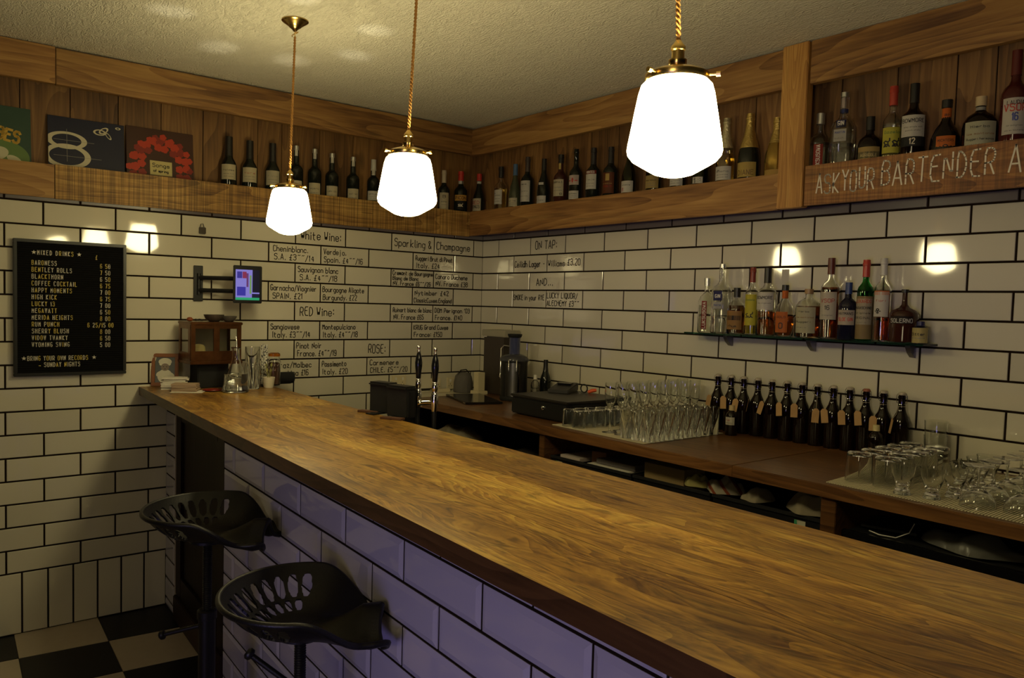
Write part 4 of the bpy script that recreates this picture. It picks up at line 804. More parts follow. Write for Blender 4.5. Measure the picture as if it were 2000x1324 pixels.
# card stacks
rc = random.Random(9)
gc_ = 'loose cards stacked beside the framed photo'
for k in range(8):
    t = thing('card_stack' if False else 'card', 'white card, %s from the bottom of the pile by the framed photo' % ['first','second','third','fourth','fifth','sixth','seventh','eighth'][k], 'card', (.165+rc.uniform(-.008, .008), -1.935+rc.uniform(-.008, .008), BZ+.006+k*.0062), -.35+rc.uniform(-.06, .06), 'white cards by the framed photo')
    bm = bm_new(); box(bm, -.042, .042, -.055, .055, 0, .0052, .0006); obj('card_block', bm, PAPER, t)
for k in range(6):
    t = thing('card', 'tan card, %s from the bottom of the pile near the carafe' % ['first','second','third','fourth','fifth','sixth'][k], 'card', (.285+rc.uniform(-.004, .004), -1.922+rc.uniform(-.004, .004), BZ+.002+k*.0058), -.5+rc.uniform(-.06, .06), 'tan cards near the carafe')
    bm = bm_new(); box(bm, -.042, .042, -.055, .055, 0, .0050, .0006); obj('card_block', bm, mat('tan_card', (.42, .30, .20), .7), t)
t = thing('card', 'single white card lying flat beneath the tan pile', 'card', (.305, -1.915, BZ), -.55)
bm = bm_new(); box(bm, -.050, .060, -.070, .070, 0, .0016, .0004); obj('card_block', bm, PAPER, t)
t = thing('card', 'single white card at the foot of the white pile', 'card', (.168, -1.935, BZ), -.35)
bm = bm_new(); box(bm, -.046, .046, -.06, .06, 0, .005, .0004); obj('card_block', bm, PAPER, t)
# copper cabinet on a dark pedestal
t = thing('copper_box', 'old copper box with two front windows standing on a black pedestal', 'box', (.140, -1.765, BZ), 0.0)
bm = bm_new(); box(bm, -.062, .052, -.075, .075, 0, .118, .004); obj('pedestal', bm, MATTE, t)
bm = bm_new(); box(bm, -.09, .102, -.125, .125, .118, .134, .003); obj('base', bm, COPPER, t)
bm = bm_new(); box(bm, -.09, .102, -.125, .125, .304, .318, .003); obj('lid', bm, COPPER, t)
for a, b in ((-.12, -.100), (-.014, .014), (.100, .12)):
    bm = bm_new(); box(bm, .084, .096, a, b, .134, .304, .001); obj('mullion', bm, COPPER, t)
for a, b in ((-.100, -.014), (.014, .100)):
    bm = bm_new(); box(bm, .085, .095, a, b, .134, .180, .001); obj('front_panel', bm, COPPER, t)
    bm = bm_new(); box(bm, .085, .095, a, b, .286, .304, .001); obj('front_panel', bm, COPPER, t)
    bm = bm_new(); box(bm, .088, .090, a, b, .180, .286); obj('window_glass', bm, GLASS, t)
for s_ in (-1, 1):
    for c0, c1 in ((-.085, -.055), (.055, .085)):
        bm = bm_new(); box(bm, c0, c1, s_*.118-.004, s_*.118+.004, .134, .304, .001); obj('side_post', bm, COPPER, t)
    bm = bm_new(); box(bm, -.055, .055, s_*.118-.004, s_*.118+.004, .134, .172); obj('side_panel', bm, COPPER, t)
    bm = bm_new(); box(bm, -.055, .055, s_*.118-.004, s_*.118+.004, .284, .304); obj('side_panel', bm, COPPER, t)
    bm = bm_new(); box(bm, -.055, .055, s_*.118-.001, s_*.118+.001, .172, .284); obj('window_glass', bm, GLASS, t)
bm = bm_new(); box(bm, -.088, -.084, -.116, .116, .134, .304); obj('back_panel', bm, mat('box_back', (.42, .36, .24), .6), t)
t2 = thing('wax_block', 'pale rounded wax lump inside the copper box behind its front window', 'candle', (.150, -1.822, BZ+.136), 0)
bm = bm_new(); lathe(bm, [(.024, 0), (.030, .01), (.032, .04), (.030, .060), (.022, .070), (.006, .074)], 20); obj('wax', bm, mat('wax', (.62, .52, .22), .5, noise=.2), t2, 60)
t2 = thing('candle', 'thin ivory candle stub standing by the wax lump in the copper box', 'candle', (.118, -1.850, BZ+.136), 0)
bm = bm_new(); lathe(bm, [(.008, 0), (.008, .135), (.006, .14)], 12); obj('wax', bm, mat('candle', (.60, .45, .20), .5), t2, 60)
# bowls on top
def bowl(loc, r, h, m, label, name='bowl', rz=0, tilt=(0, 0)):
    t = thing(name, label, 'bowl', loc, rz); t.rotation_euler = (tilt[0], tilt[1], rz)
    bm = bm_new(); lathe(bm, [(.0005, 0), (r*.5, 0), (r*.8, h*.35), (r*.95, h*.75), (r, h), (r*.94, h), (r*.76, h*.42), (r*.45, .004), (.0005, .004)], 28, cap0=False, cap1=False); obj('bowl_body', bm, m, t, 60); return t
TZ = BZ+.3185
bowl((.165, -1.755, TZ), .048, .034, mat('grey_metal', (.16, .14, .12), .35, .7), 'dull grey metal bowl lying on the copper box')
bowl((.175, -1.685, TZ), .038, .028, mat('smoked_glass', (.10, .09, .08), .08, .2), 'small smoked dish on the corner-side edge of the copper box')
t = thing('dried_fruit', 'dried orange-brown fruit slice on the copper box near its wall edge', 'fruit', (.15, -1.865, TZ)); bm = bm_new(); lathe(bm, [(.004, 0), (.013, .003), (.016, .009), (.010, .018), (.003, .020)], 14); obj('fruit_body', bm, mat('dried_orange', (.22, .05, .012), .6, noise=.3), t, 60)
for k, (x, y) in enumerate(((.150, -1.838), (.145, -1.815))):
    t = thing('dried_pod', ['dark shrivelled pod next to the dried fruit on the copper box', 'dark shrivelled pod nearest the grey bowl on the copper box'][k], 'pod', (x, y, TZ), k); bm = bm_new(); tube(bm, [(-.012, 0, .005), (-.004, .003, .008), (.005, -.002, .007), (.013, .002, .004)], [.003, .005, .0045, .002], 8); obj('pod_body', bm, MATTE, t, 60)
t = thing('saucer', 'small dark red saucer between the tan cards and the carafe', 'saucer', (.325, -1.815, BZ)); bm = bm_new(); lathe(bm, [(.0005, 0), (.024, 0), (.044, .006), (.043, .008), (.023, .002), (.0005, .002)], 28, cap0=False, cap1=False); obj('saucer_body', bm, mat('red_glaze', (.20, .02, .012), .35), t, 60)
# conical flask carafe with water and stopper spoon
def vessel(name, label, cat, loc, prof, wall=.0022, m=GLASS, seg=28, water=None, group=None):
    t = thing(name, label, cat, loc, 0, group)
    inner = [(max(r-wall, .001), z) for r, z in prof if z > .004]
    bm = bm_new(); lathe(bm, [(.0004, 0)]+prof+inner[::-1]+[(.0004, .005)], seg, cap0=False, cap1=False); obj('glass_body', bm, m, t, 50)
    if water:
        pr = [(max(r-wall-.0006, .001), z) for r, z in prof if .004 < z < water]; pr.append((pr[-1][0]*.96, water))
        bm = bm_new(); lathe(bm, [(pr[0][0]*.95, .0058)]+pr, seg); obj('water', bm, GIN, t, 50)
    return t
cf = vessel('carafe', 'conical glass flask carafe part filled with water at the end of the bar', 'carafe', (.405, -1.735, BZ), [(.050, 0), (.060, .004), (.0615, .012), (.058, .028), (.040, .085), (.024, .130), (.018, .155), (.0165, .195), (.020, .204), (.024, .208)], water=.085)
bm = bm_new(); tube(bm, [(.006, .004, .15), (.004, 0, .245), (0, 0, .255)], .0028, 8); obj('stirring_rod', bm, CHROME, cf, 60)
# pencil glass
t = vessel('pen_glass', 'tapered glass holding pens between the carafe and the white pot', 'glass', (.300, -1.617, BZ), [(.036, 0), (.040, .005), (.036, .10), (.030, .125)])
for k, (a, r_, h_, c) in enumerate(((0.3, .012, .150, (.55, .50, .40)), (1.8, .014, .140, (.03, .03, .03)), (3.1, .015, .155, (.50, .46, .38)), (4.4, .012, .135, (.30, .22, .14)), (5.4, .010, .148, (.05, .05, .08)))):
    p = thing('pen', ['cream pen', 'black pen', 'ivory pen', 'brown pencil', 'navy pen'][k]+' standing in the tapered glass beside the carafe', 'pen', (.300, -1.617, BZ+.007))
    bm = bm_new(); tube(bm, [(math.cos(a)*r_*.5, math.sin(a)*r_*.5, 0), (-math.cos(a+.6)*.018, -math.sin(a+.6)*.018, h_-.01)], .0035, 8); tube(bm, [(-math.cos(a+.6)*.018, -math.sin(a+.6)*.018, h_-.01), (-math.cos(a+.6)*.0185, -math.sin(a+.6)*.0185, h_)], [.0035, .001], 8); obj('barrel', bm, colmat(c), p, 50)
# tall cylinder vase, straw jar, clip jar
vessel('cylinder_vase', 'tall straight clear vase standing behind the pen glass', 'vase', (.165, -1.560, BZ), [(.034, 0), (.036, .004), (.036, .195)])
t = vessel('straw_jar', 'clear jar holding black and white patterned paper straws', 'jar', (.215, -1.520, BZ), [(.024, 0), (.026, .003), (.026, .10)])
SPOT = bpy.data.materials.new('spotted_paper'); SPOT.use_nodes = True
nt = SPOT.node_tree; vo = node(nt, 'ShaderNodeTexVoronoi', Scale=110.0); cr = node(nt, 'ShaderNodeValToRGB'); cr.color_ramp.interpolation = 'CONSTANT'; cr.color_ramp.elements[0].color = (.02, .02, .03, 1); cr.color_ramp.elements[1].position = .42; cr.color_ramp.elements[1].color = (.72, .70, .62, 1)
tc = node(nt, 'ShaderNodeTexCoord'); nt.links.new(tc.outputs['Object'], vo.inputs['Vector']); nt.links.new(vo.outputs['Distance'], cr.inputs[0]); nt.links.new(cr.outputs[0], nt.nodes['Principled BSDF'].inputs['Base Color'])
for k in range(9):
    a = k*.7; p = thing('straw', 'black and white spotted paper straw in the clear jar', 'straw', (.215, -1.520, BZ+.007), 0, 'spotted straws in the jar')
    bm = bm_new(); r_ = .004 if k == 8 else .014; tube(bm, [(math.cos(a)*r_*.6, math.sin(a)*r_*.6, 0), (math.cos(a)*r_, math.sin(a)*r_, .195+.004*(k % 3))], .0036, 10); obj('paper_tube', bm, SPOT, p, 50)
t = vessel('clip_top_jar', 'clip-top preserving jar with amber band and dark dried contents', 'jar', (.185, -1.455, BZ), [(.030, 0), (.032, .005), (.033, .12), (.026, .135), (.027, .145)])
bm = bm_new(); lathe(bm, [(.028, .006), (.029, .11), (.02, .115)], 18); obj('dried_contents', bm, mat('dried', (.10, .035, .012), .8, noise=.6, nscale=80), t, 50)
bm = bm_new(); lathe(bm, [(.029, .146), (.030, .150), (.029, .160), (.020, .165)], 24); obj('lid', bm, AMBER, t, 50)
bm = bm_new(); tube(bm, [(.030, .012, .13), (.036, .012, .11), (.038, 0, .10), (.036, -.012, .11), (.030, -.012, .13)], .0012, 6); obj('wire_clip', bm, CHROME, t)
# white pot with dried leaves
t = thing('plant_pot', 'small white tapered pot with dry sprigs near the dark roll', 'plant pot', (.290, -1.527, BZ))
bm = bm_new(); lathe(bm, [(.0005, 0), (.022, 0), (.0235, .003), (.030, .047), (.031, .052), (.028, .052), (.026, .044), (.0005, .040)], 28, cap0=False, cap1=False); obj('pot_body', bm, mat('white_glaze', (.66, .60, .46), .3), t, 50)
for k in range(6):
    a = k*1.05; bm = bm_new(); e = (math.cos(a)*.020, math.sin(a)*.020, .085+.012*(k % 3)); tube(bm, [(math.cos(a)*.004, math.sin(a)*.004, .04), (e[0]*.5, e[1]*.5, .07), e], [.001, .0009, .0007], 5)
    q = Vector(e); s_ = Vector((-math.sin(a), math.cos(a), .2)).normalized()*.007; u_ = Vector((math.cos(a)*.3, math.sin(a)*.3, 1)).normalized()*.016
    bm.faces.new([bm.verts.new(v) for v in (q-u_*.6, q+s_, q+u_, q-s_)]); obj('sprig', bm, mat('dry_leaf', (.20, .12, .035) if k % 2 else (.28, .26, .08), .7), t)
t = thing('portable_speaker', 'black cylindrical speaker lying on its side at the wall behind the white pot', 'speaker', (.175, -1.405, BZ+.031), 0)
bm = bm_new(); tube(bm, [(-.03, -.075, 0), (-.03, -.073, 0), (-.03, .066, 0), (-.03, .070, 0)], [.027, .030, .030, .027], 24); obj('barrel', bm, mat('speaker_cloth', (.007, .007, .008), .8, bump=.4, bscale=400), t, 50)
bm = bm_new(); box(bm, -.04, -.02, -.06, .055, -.0312, -.026, .001); obj('foot', bm, BLACK, t)

# ---------------------------------------------------------------- beer taps on the working side of the bar
def tap(loc, rz, label):
    t = thing('beer_tap', label, 'beer tap', loc, rz)
    bm = bm_new(); lathe(bm, [(.0125, .178), (.0125, .184), (.010, .188), (.010, .196), (.0115, .200), (.0105, .226), (.008, .229)], 20); obj('collar', bm, CHROME, t, 40)
    bm = bm_new(); lathe(bm, [(.0080, .228), (.0095, .232), (.0105, .250), (.0138, .276), (.0140, .290), (.0115, .310), (.0072, .326), (.006, .331)], 22); obj('handle', bm, mat('gloss_black', (.006, .006, .007), .12), t, 60)
    bm = bm_new(); lathe(bm, [(.0065, .331), (.0078, .334), (.0050, .338), (.0048, .342), (.0070, .347), (.0062, .354), (.0005, .357)], 18, cap1=False); obj('finial', bm, CHROME, t, 60)
    bm = bm_new(); tube(bm, [(0, 0, .18), (0, 0, .175), (0, 0, .145), (0, 0, .12)], [.012, .0135, .0135, .011], 18); obj('tap_body', bm, CHROME, t, 50)
    bm = bm_new(); tube(bm, [(0, 0, .150), (-.02, -.010, .152), (-.055, -.022, .146)], [.010, .0085, .010], 14); tube(bm, [(-.055, -.022, .146), (-.062, -.026, .145)], [.013, .013], 14); obj('spout', bm, CHROME, t, 50)
    bm = bm_new(); tube(bm, [(0, 0, .12), (0, 0, -.09)], [.009, .0075], 14); obj('down_spout', bm, BLACK, t, 50)
    bm = bm_new(); box(bm, -.022, .022, -.116, .012, .012, .042, .003); obj('mounting_bracket', bm, STEEL, t)
    return t
tap((1.607, -1.440, 1.006), 0, 'beer tap with chrome spout showing, the one toward the back counter')
tap((1.468, -1.422, 1.006), 0, 'beer tap half hidden behind the black lens-shaped badge boxes')
TX = [c for c in C.objects if c.name.startswith('beer_tap')]
def badge(loc, rz, label):
    t = thing('tap_lens_box', label, 'tap box', loc, rz)
    bm = bm_new(); box(bm, -.052, .052, -.026, .026, .004, .112, .003); obj('housing', bm, MATTE, t)
    bm = bm_new(); box(bm, -.058, .056, -.032, .030, .104, .122, .007); obj('cap', bm, BLACK, t)
    bm = bm_new(); box(bm, .052, .056, -.014, .014, .004, .104, .001); obj('side_rib', bm, BLACK, t)
    bm = bm_new(); box(bm, -.022, .022, -.075, .02, -.0005, .0045, .001); obj('mounting_plate', bm, BLACK, t)
    return t
badge((1.330, -1.492, 1.090), .25, 'black badge box on the bar edge, the one toward the wine list')
badge((1.470, -1.497, 1.090), .25, 'black badge box on the bar edge, the one nearest the beer taps')
for x, y, lab in ((1.292, -1.533, 'small brown wooden block on the bar edge by the farther badge box'), (1.497, -1.552, 'small brown wooden block on the bar edge by the nearer badge box')):
    t = thing('wooden_block', lab, 'block', (x, y, BZ), .5)
    bm = bm_new(); box(bm, -.045, .045, -.016, .016, 0, .008, .001); obj('block_body', bm, mat('brown_block', (.10, .045, .025), .5), t)

# ---------------------------------------------------------------- glassware on the back counter
CZ = ZB+.0005
def ribmat(name, label, pts, hdir):
    t = thing('bar_mat', label, 'mat', (0, 0, CZ)); bm = bm_new()
    (ax, ay), (bx_, by), (cx_, cy_), (dx, dy) = pts; n = int(math.hypot(bx_-ax, by-ay)/.0085)
    for k in range(n):
        f0, f1 = k/n, (k+.62)/n
        P = lambda f, g: ((ax+(bx_-ax)*f)*(1-g)+(dx+(cx_-dx)*f)*g, (ay+(by-ay)*f)*(1-g)+(dy+(cy_-dy)*f)*g)
        q = [P(f0, 0), P(f1, 0), P(f1, 1), P(f0, 1)]
        lo = [bm.verts.new((x, y, .0012)) for x, y in q]; hi = [bm.verts.new((x, y, .0030)) for x, y in q]; bm.faces.new(hi)
        for i in range(4): bm.faces.new((lo[i], lo[(i+1) % 4], hi[(i+1) % 4], hi[i]))
    obj('ribs', bm, mat('mat_cream', (.58, .52, .36), .7), t, kind='stuff')
    bm = bm_new(); lo = [bm.verts.new((x, y, 0)) for x, y in pts]; hi = [bm.verts.new((x, y, .0014)) for x, y in pts]; bm.faces.new(hi); bm.faces.new(lo[::-1])
    for i in range(4): bm.faces.new((lo[i], lo[(i+1) % 4], hi[(i+1) % 4], hi[i]))
    obj('mat_sheet', bm, mat('mat_base', (.16, .13, .08), .8), t)
    return t
ribmat('m', 'cream ribbed mat under the flutes and highball glasses', [(1.40, -.655), (1.965, -.682), (1.955, -.15), (1.39, -.12)], 0)
ribmat('m', 'cream ribbed mat under the tumblers and coupes at the camera end of the counter', [(2.74, -.708), (3.75, -.745), (3.75, -.05), (2.69, -.05)], 0)
MZ = CZ+.0031
def glass_proto(name, label, cat, prof, group, extra=None, wall=.0016, m=GLASS, seg=20):
    t = thing(name, label, cat, (0, 0, 0), 0, group); obj('glass_body', extra(bm_new()) if extra else None, m, t, 50); return t
def shell(prof, wall, foot):
    """closed vessel: outer profile bottom to top, inner wall back down to the foot thickness"""
    def f(bm):
        inner = [(max(r-wall, .001), max(z, foot)) for r, z in prof if z >= foot-.0001]
        lathe(bm, [(.0004, 0)]+prof+inner[::-1]+[(.0004, foot)], 22, cap0=False, cap1=False); return bm
    return f
def flip(bm, h):
    for v in bm.verts: v.co.z = h-v.co.z
    return bm
ORD = ['first', 'second', 'third', 'fourth', 'fifth', 'sixth', 'seventh', 'eighth', 'ninth', 'tenth']
def array(proto, spots, fmt, ref):
    """spots: (column, row, x, y); each copy is labelled by its column from ref and its row from the counter edge"""
    for n, (i, j, x, y) in enumerate(spots):
        lab = '%s, %s column from the %s, %s from the counter edge' % (fmt, ORD[i], ref, ORD[j])
        if n == 0: proto.location = (x, y, MZ); proto['label'] = lab
        else: dup(proto, (x, y, MZ), random.uniform(0, 6), lab)
rj = random.Random(4); J = lambda v, s=.002: v+rj.uniform(-s, s)
p = thing('shot_tumbler', 'small fluted tumbler upside down beside the black till printer', 'glass', (0, 0, 0), 0, 'upturned fluted tumblers at the edge of the mat')
def fluted():
    bm = bm_new(); n = 48; H = .078
    prof = [(.0275, 0, .0), (.0280, .004, .0), (.0265, .045, .0014), (.0250, .070, .0016), (.0235, .076, .0008), (.021, .078, 0)]
    inn = [(.0225, .068), (.0240, .045), (.0258, .004), (.0258, 0)]
    rings = []
    for r, z, d in prof: rings.append([bm.verts.new(((r+d*math.cos(10*2*PI*i/n))*math.cos(2*PI*i/n), (r+d*math.cos(10*2*PI*i/n))*math.sin(2*PI*i/n), z)) for i in range(n)])
    irings = [[bm.verts.new((r*math.cos(2*PI*i/n), r*math.sin(2*PI*i/n), z)) for i in range(n)] for r, z in inn]
    for A, B in list(zip(rings, rings[1:]))+list(zip(irings, irings[1:]))+[(irings[-1], rings[0])]:
        for i in range(n): bm.faces.new((A[i], A[(i+1) % n], B[(i+1) % n], B[i]))
    bm.faces.new(rings[-1]); bm.faces.new(irings[0][::-1]); return bm
obj('glass_body', fluted(), GLASS, p, 60)
array(p, [(i, j, J(1.475+.062*i+.006*j), J(-.622+.059*j)) for i in range(2) for j in range(7)], 'small upturned fluted tumbler', 'printer')
p = thing('champagne_flute', 'clear champagne flute in the double row on the mat by the back wall', 'glass', (0, 0, 0), 0, 'champagne flutes on the mat')
FL = [(.033, 0), (.033, .0012), (.020, .003), (.006, .006), (.0034, .012), (.0032, .085), (.005, .095), (.013, .110), (.020, .130), (.0245, .155), (.0255, .180), (.0235, .213)]
def flute(bm):
    inner = [(.0225, .213), (.0243, .180), (.0233, .155), (.0188, .130), (.0115, .112), (.003, .101), (.0004, .099)]
    lathe(bm, [(.0004, 0)]+FL+inner, 22, cap0=False, cap1=False); return bm
obj('glass_body', flute(bm_new()), GLASS, p, 60)
array(p, [(i, j, 1.690+.072*i, -.588+.0685*j) for i in range(2) for j in range(8)], 'clear champagne flute', 'fluted tumblers')
p = thing('highball_glass', 'tall straight highball glass in the block behind the flutes', 'glass', (0, 0, 0), 0, 'highball glasses on the mat')
obj('glass_body', shell([(.0255, 0), (.0265, .002), (.0275, .118)], .0014, .007)(bm_new()), GLASS, p, 50)
array(p, [(i, j, 1.824+.059*i, -.628+.0590*j) for i in range(3) for j in range(8)], 'tall highball glass', 'flutes')
p = thing('rocks_tumbler', 'wide thin tumbler standing upside down on the camera-end mat', 'glass', (0, 0, 0), 0, 'upturned tumblers on the camera-end mat')
obj('glass_body', flip(shell([(.030, 0), (.036, .003), (.038, .012), (.041, .094)], .0016, .009)(bm_new()), .094), GLASS, p, 50)
array(p, [(i, j, J(2.790+.088*i, .002), J(-.600+.088*j, .002)) for i in range(2) for j in range(6) if not j == 5], 'wide upturned tumbler', 'tagged bottles')
p = thing('sundae_glass', 'small footed dessert glass with ribbed cone bowl on the camera-end mat', 'glass', (0, 0, 0), 0, 'footed dessert glasses on the camera-end mat')
obj('glass_body', shell([(.024, 0), (.0245, .004), (.020, .009), (.0225, .012), (.016, .018), (.020, .030), (.031, .060), (.036, .090)], .0022, .024)(bm_new()), GLASS, p, 60)
array(p, [(0, k, x, y) for k, (x, y) in enumerate([(3.035, -.650), (3.065, -.572), (3.055, -.494), (2.958, -.668), (3.045, -.415), (3.040, -.335), (3.040, -.255)])], 'footed dessert glass', 'tumblers')
p = thing('coupe_glass', 'coupe glass standing upside down on the camera-end mat', 'glass', (0, 0, 0), 0, 'upturned coupe glasses on the camera-end mat')
def coupe(bm):
    o_ = [(.0385, 0), (.0385, .0014), (.018, .004), (.005, .007), (.0035, .014), (.0034, .060), (.008, .066), (.030, .078), (.044, .098), (.047, .118)]
    i_ = [(.0455, .118), (.0425, .099), (.029, .081), (.008, .070), (.0004, .069)]
    lathe(bm, [(.0004, 0)]+o_+i_, 26, cap0=False, cap1=False); return flip(bm, .118)
obj('glass_body', coupe(bm_new()), GLASS, p, 60)
array(p, [(i, j, J(3.155+.102*i, .002), J(-.640+.102*j+.03*(i % 2), .002)) for i in range(5) for j in range(6)], 'upturned coupe glass', 'dessert glasses')
for k, (z, lab) in enumerate(((0, 'lower of two stacked clear tumblers against the back wall by the last tagged bottle'), (.052, 'upper of two stacked clear tumblers against the back wall by the last tagged bottle'))):
    t = thing('stacked_tumbler', lab, 'glass', (2.795, -.066, MZ+z), k)
    obj('glass_body', shell([(.030, 0), (.033, .003), (.0335, .015), (.039, .105)], .0018, .012)(bm_new()), GLASS, t, 50)
t = thing('glass_dish', 'shallow clear glass dish near the stacked tumblers', 'dish', (2.905, -.062, MZ+.0)); obj('glass_body', shell([(.034, 0), (.050, .010), (.052, .024)], .002, .003)(bm_new()), mat('smoked_glass2', (.25, .22, .16), .02, trans=1), t, 50)

# swing-top bottles with kraft tags
TAG = mat('kraft_tag', (.42, .25, .11), .8, noise=.15)
SWX = [1.849, 1.919, 1.984, 2.055, 2.124, 2.195, 2.263, 2.330, 2.398, 2.466, 2.531, 2.598, 2.666]
hang = ['turned to the corner', 'hanging low beside its neighbour', 'half hidden by a small corked bottle', 'curled away', 'square to the room', 'upright and flat', 'swung out to the corner side', 'overlapped by the next tag', 'tilted over its neighbour', 'hanging wide and low', 'hanging long and straight', 'above the second small bottle', 'edge-on at the camera end']
def swing(i, x):
    t = thing('swing_top_bottle', 'swing-top bottle %s from the corner, kraft tag %s' % (['one', 'two', 'three', 'four', 'five', 'six', 'seven', 'eight', 'nine', 'ten', 'eleven', 'twelve', 'thirteen'][i], hang[i]), 'bottle', (x, -.058, CZ), -PI/2+rj.uniform(-.15, .25), 'swing-top bottles with tags')
    bm = bm_new(); lathe(bm, [(a*.0325, b*.245) for a, b in SHP['swing']], 24); obj('glass_body', bm, BROWN_GLASS, t, 50)
    bm = bm_new(); lathe(bm, [(.0115, .2385), (.0135, .240), (.0135, .246), (.010, .250)], 16); obj('stopper', bm, mat('stopper_red', (.30, .10, .06), .5) if i == 10 else mat('stopper_white', (.42, .36, .28), .4), t, 50)
    bm = bm_new()
    for s_ in (-1, 1): tube(bm, [(0, .0135*s_, .247), (.003, .0185*s_, .235), (.004, .0175*s_, .215), (.0, .0150*s_, .208)], .0011, 5)
    tube(bm, [(.0, -.0150, .208), (.0145, -.006, .205), (.0145, .006, .205), (0, .0150, .208)], .0011, 5); obj('wire_bail', bm, CHROME, t, 60, kind='stuff')
    a = rj.uniform(-.62, -.42) if i != 7 else .30; nn = a+rj.uniform(.35, .8) if i != 7 else .35; tw = rj.uniform(-.30, .20)
    if i in (3, 12): nn = a-.5
    R_ = .0355; c, s_ = math.cos(a), math.sin(a); px, py, pz = c*R_, s_*R_, .160+rj.uniform(-.008, .006); nc, ns = math.cos(nn), math.sin(nn)
    ux, uy = -ns, nc; bm = bm_new(); pts = [(-.0135, -.056), (.0135, -.056), (.0135, -.009), (.006, 0), (-.006, 0), (-.0135, -.009)]
    def P(u, v, d): uu = u*math.cos(tw)-v*math.sin(tw); vv = u*math.sin(tw)+v*math.cos(tw); b = .006*(vv/.048)**2; return (px+c*.004+nc*(d+b)+ux*uu, py+s_*.004+ns*(d+b)+uy*uu, pz+vv)
    f0 = [bm.verts.new(P(u, v, 0)) for u, v in pts]; f1 = [bm.verts.new(P(u, v, .0007)) for u, v in pts]; bm.faces.new(f0); bm.faces.new(f1[::-1])
    for k in range(6): bm.faces.new((f0[k], f0[(k+1) % 6], f1[(k+1) % 6], f1[k]))
    g = obj('kraft_tag', bm, TAG, t)
    bm = bm_new(); tube(bm, [P(0, -.004, .001), (c*.022, s_*.022, pz+.016), (c*.0138, s_*.0138, .197), (-c*.013, -s_*.013, .198)], .0006, 4); tube(bm, [(.0138*math.cos(q), .0138*math.sin(q), .1975) for q in [k*PI/6 for k in range(13)]], .0006, 4); obj('string', bm, mat('string', (.5, .42, .28), .8), g, kind='stuff')
    lettering('lettering', [(['batch', 'house', 'infused', 'mixed'][i % 4], -.008, -.030, .006, .016)], .0009, lambda u, v: P(u, v, .0012), INK_P, g)
for i, x in enumerate(SWX): swing(i, x)
bottle('corked_bottle', 'small dark corked bottle with a white label in front of the tagged bottles', 'bottle', (1.992, -.150, CZ), -PI/2+.3, .128, .026, 'flask', BROWN_GLASS, (.84, (.55, .42, .22), .003), [(.36, .62, .8, WH, [('rum', .1, .55, .007, .4, RD), ('infusion', .1, .2, .005, .7, GR)])])
bottle('corked_bottle', 'small dark corked bottle between the last tagged bottles and the tumblers', 'bottle', (2.625, -.160, CZ), -PI/2+.3, .128, .026, 'flask', BROWN_GLASS, (.84, (.60, .50, .26), .003), [])

# ---------------------------------------------------------------- things at the corner of the back counter
t = thing('juicer', 'black and brushed steel centrifugal juicer in the corner of the back counter', 'juicer', (.585, -.205, CZ), 2.35-PI)
bm = bm_new(); lathe(bm, [(.074, 0), (.078, .006), (.078, .020), (.074, .026)], 32); obj('base', bm, MATTE, t, 40)
bm = bm_new(); lathe(bm, [(.074, .026), (.076, .05), (.076, .21), (.078, .222)], 36); obj('drum', bm, BLACK, t, 40)
bm = cyl_patch(.0785, -.55, .35, .028, .215, 16); obj('steel_front', bm, STEEL, t, 60)
bm = cyl_patch(.0790, .38, .55, .028, .215, 5); obj('steel_trim', bm, CHROME, t, 60)
bm = bm_new(); lathe(bm, [(.082, .222), (.084, .230), (.075, .246), (.050, .258), (.034, .262)], 36); obj('lid', bm, mat('smoke_plastic', (.05, .05, .06), .1), t, 50)
bm = bm_new(); lathe(bm, [(.031, .258), (.031, .352), (.033, .354)], 28); obj('feed_chute', bm, mat('blue_smoke', (.06, .07, .16), .08, coat=.5), t, 50)
bm = bm_new(); lathe(bm, [(.029, .352), (.036, .356), (.041, .368), (.040, .374)], 28); obj('pusher', bm, MATTE, t, 50)
bm = bm_new(); tube(bm, [(.085, -.022, .232), (.093, -.022, .225), (.093, -.022, .17)], .003, 8); tube(bm, [(.085, .022, .232), (.093, .022, .225), (.093, .022, .17)], .003, 8); obj('locking_arm', bm, CHROME, t, 60)
t = thing('paper_roll_dispenser', 'tall narrow grey-topped dispenser fixed in the corner behind the juicer', 'dispenser', (.285, -.065, CZ))
bm = bm_new(); box(bm, -.10, .10, -.052, .052, 0, .345, .004); obj('body', bm, mat('dark_laminate', (.05, .038, .03), .35), t)
bm = bm_new(); box(bm, -.115, .115, -.058, .058, .345, .385, .004); obj('top_cover', bm, mat('warm_grey', (.36, .33, .25), .4), t)
bm = bm_new(); box(bm, -.098, -.07, -.0535, -.052, .36-.02, .378-.02); obj('badge', bm, WHITE, t)
t = thing('bottle_opener', 'steel wall bar opener hanging from a hook beside the juicer', 'opener', (.395, -.150, CZ+.12))
bm = bm_new(); tube(bm, [(0, .085, .17), (0, .02, .178), (0, 0, .16), (0, 0, .02), (.004, -.004, 0)], .004, 8); tube(bm, [(.004, -.004, 0), (.03, -.01, -.02), (.05, -.012, -.04)], [.008, .007, .004], 8); obj('opener_rod', bm, CHROME, t, 60)
t = thing('soap_box', 'cream upright carton on a wider cream base beside the juicer', 'carton', (.265, -.205, CZ))
bm = bm_new(); box(bm, -.024, .024, -.024, .024, .022, .132, .002); obj('carton_body', bm, CREAM, t); bm = bm_new(); box(bm, -.040, .040, -.036, .036, 0, .022, .003); obj('base', bm, CREAM, t)
t = thing('kettle', 'grey cloth-covered jug with a thin handle against the wall by the socket', 'jug', (.118, -.215, ZB-.0015))
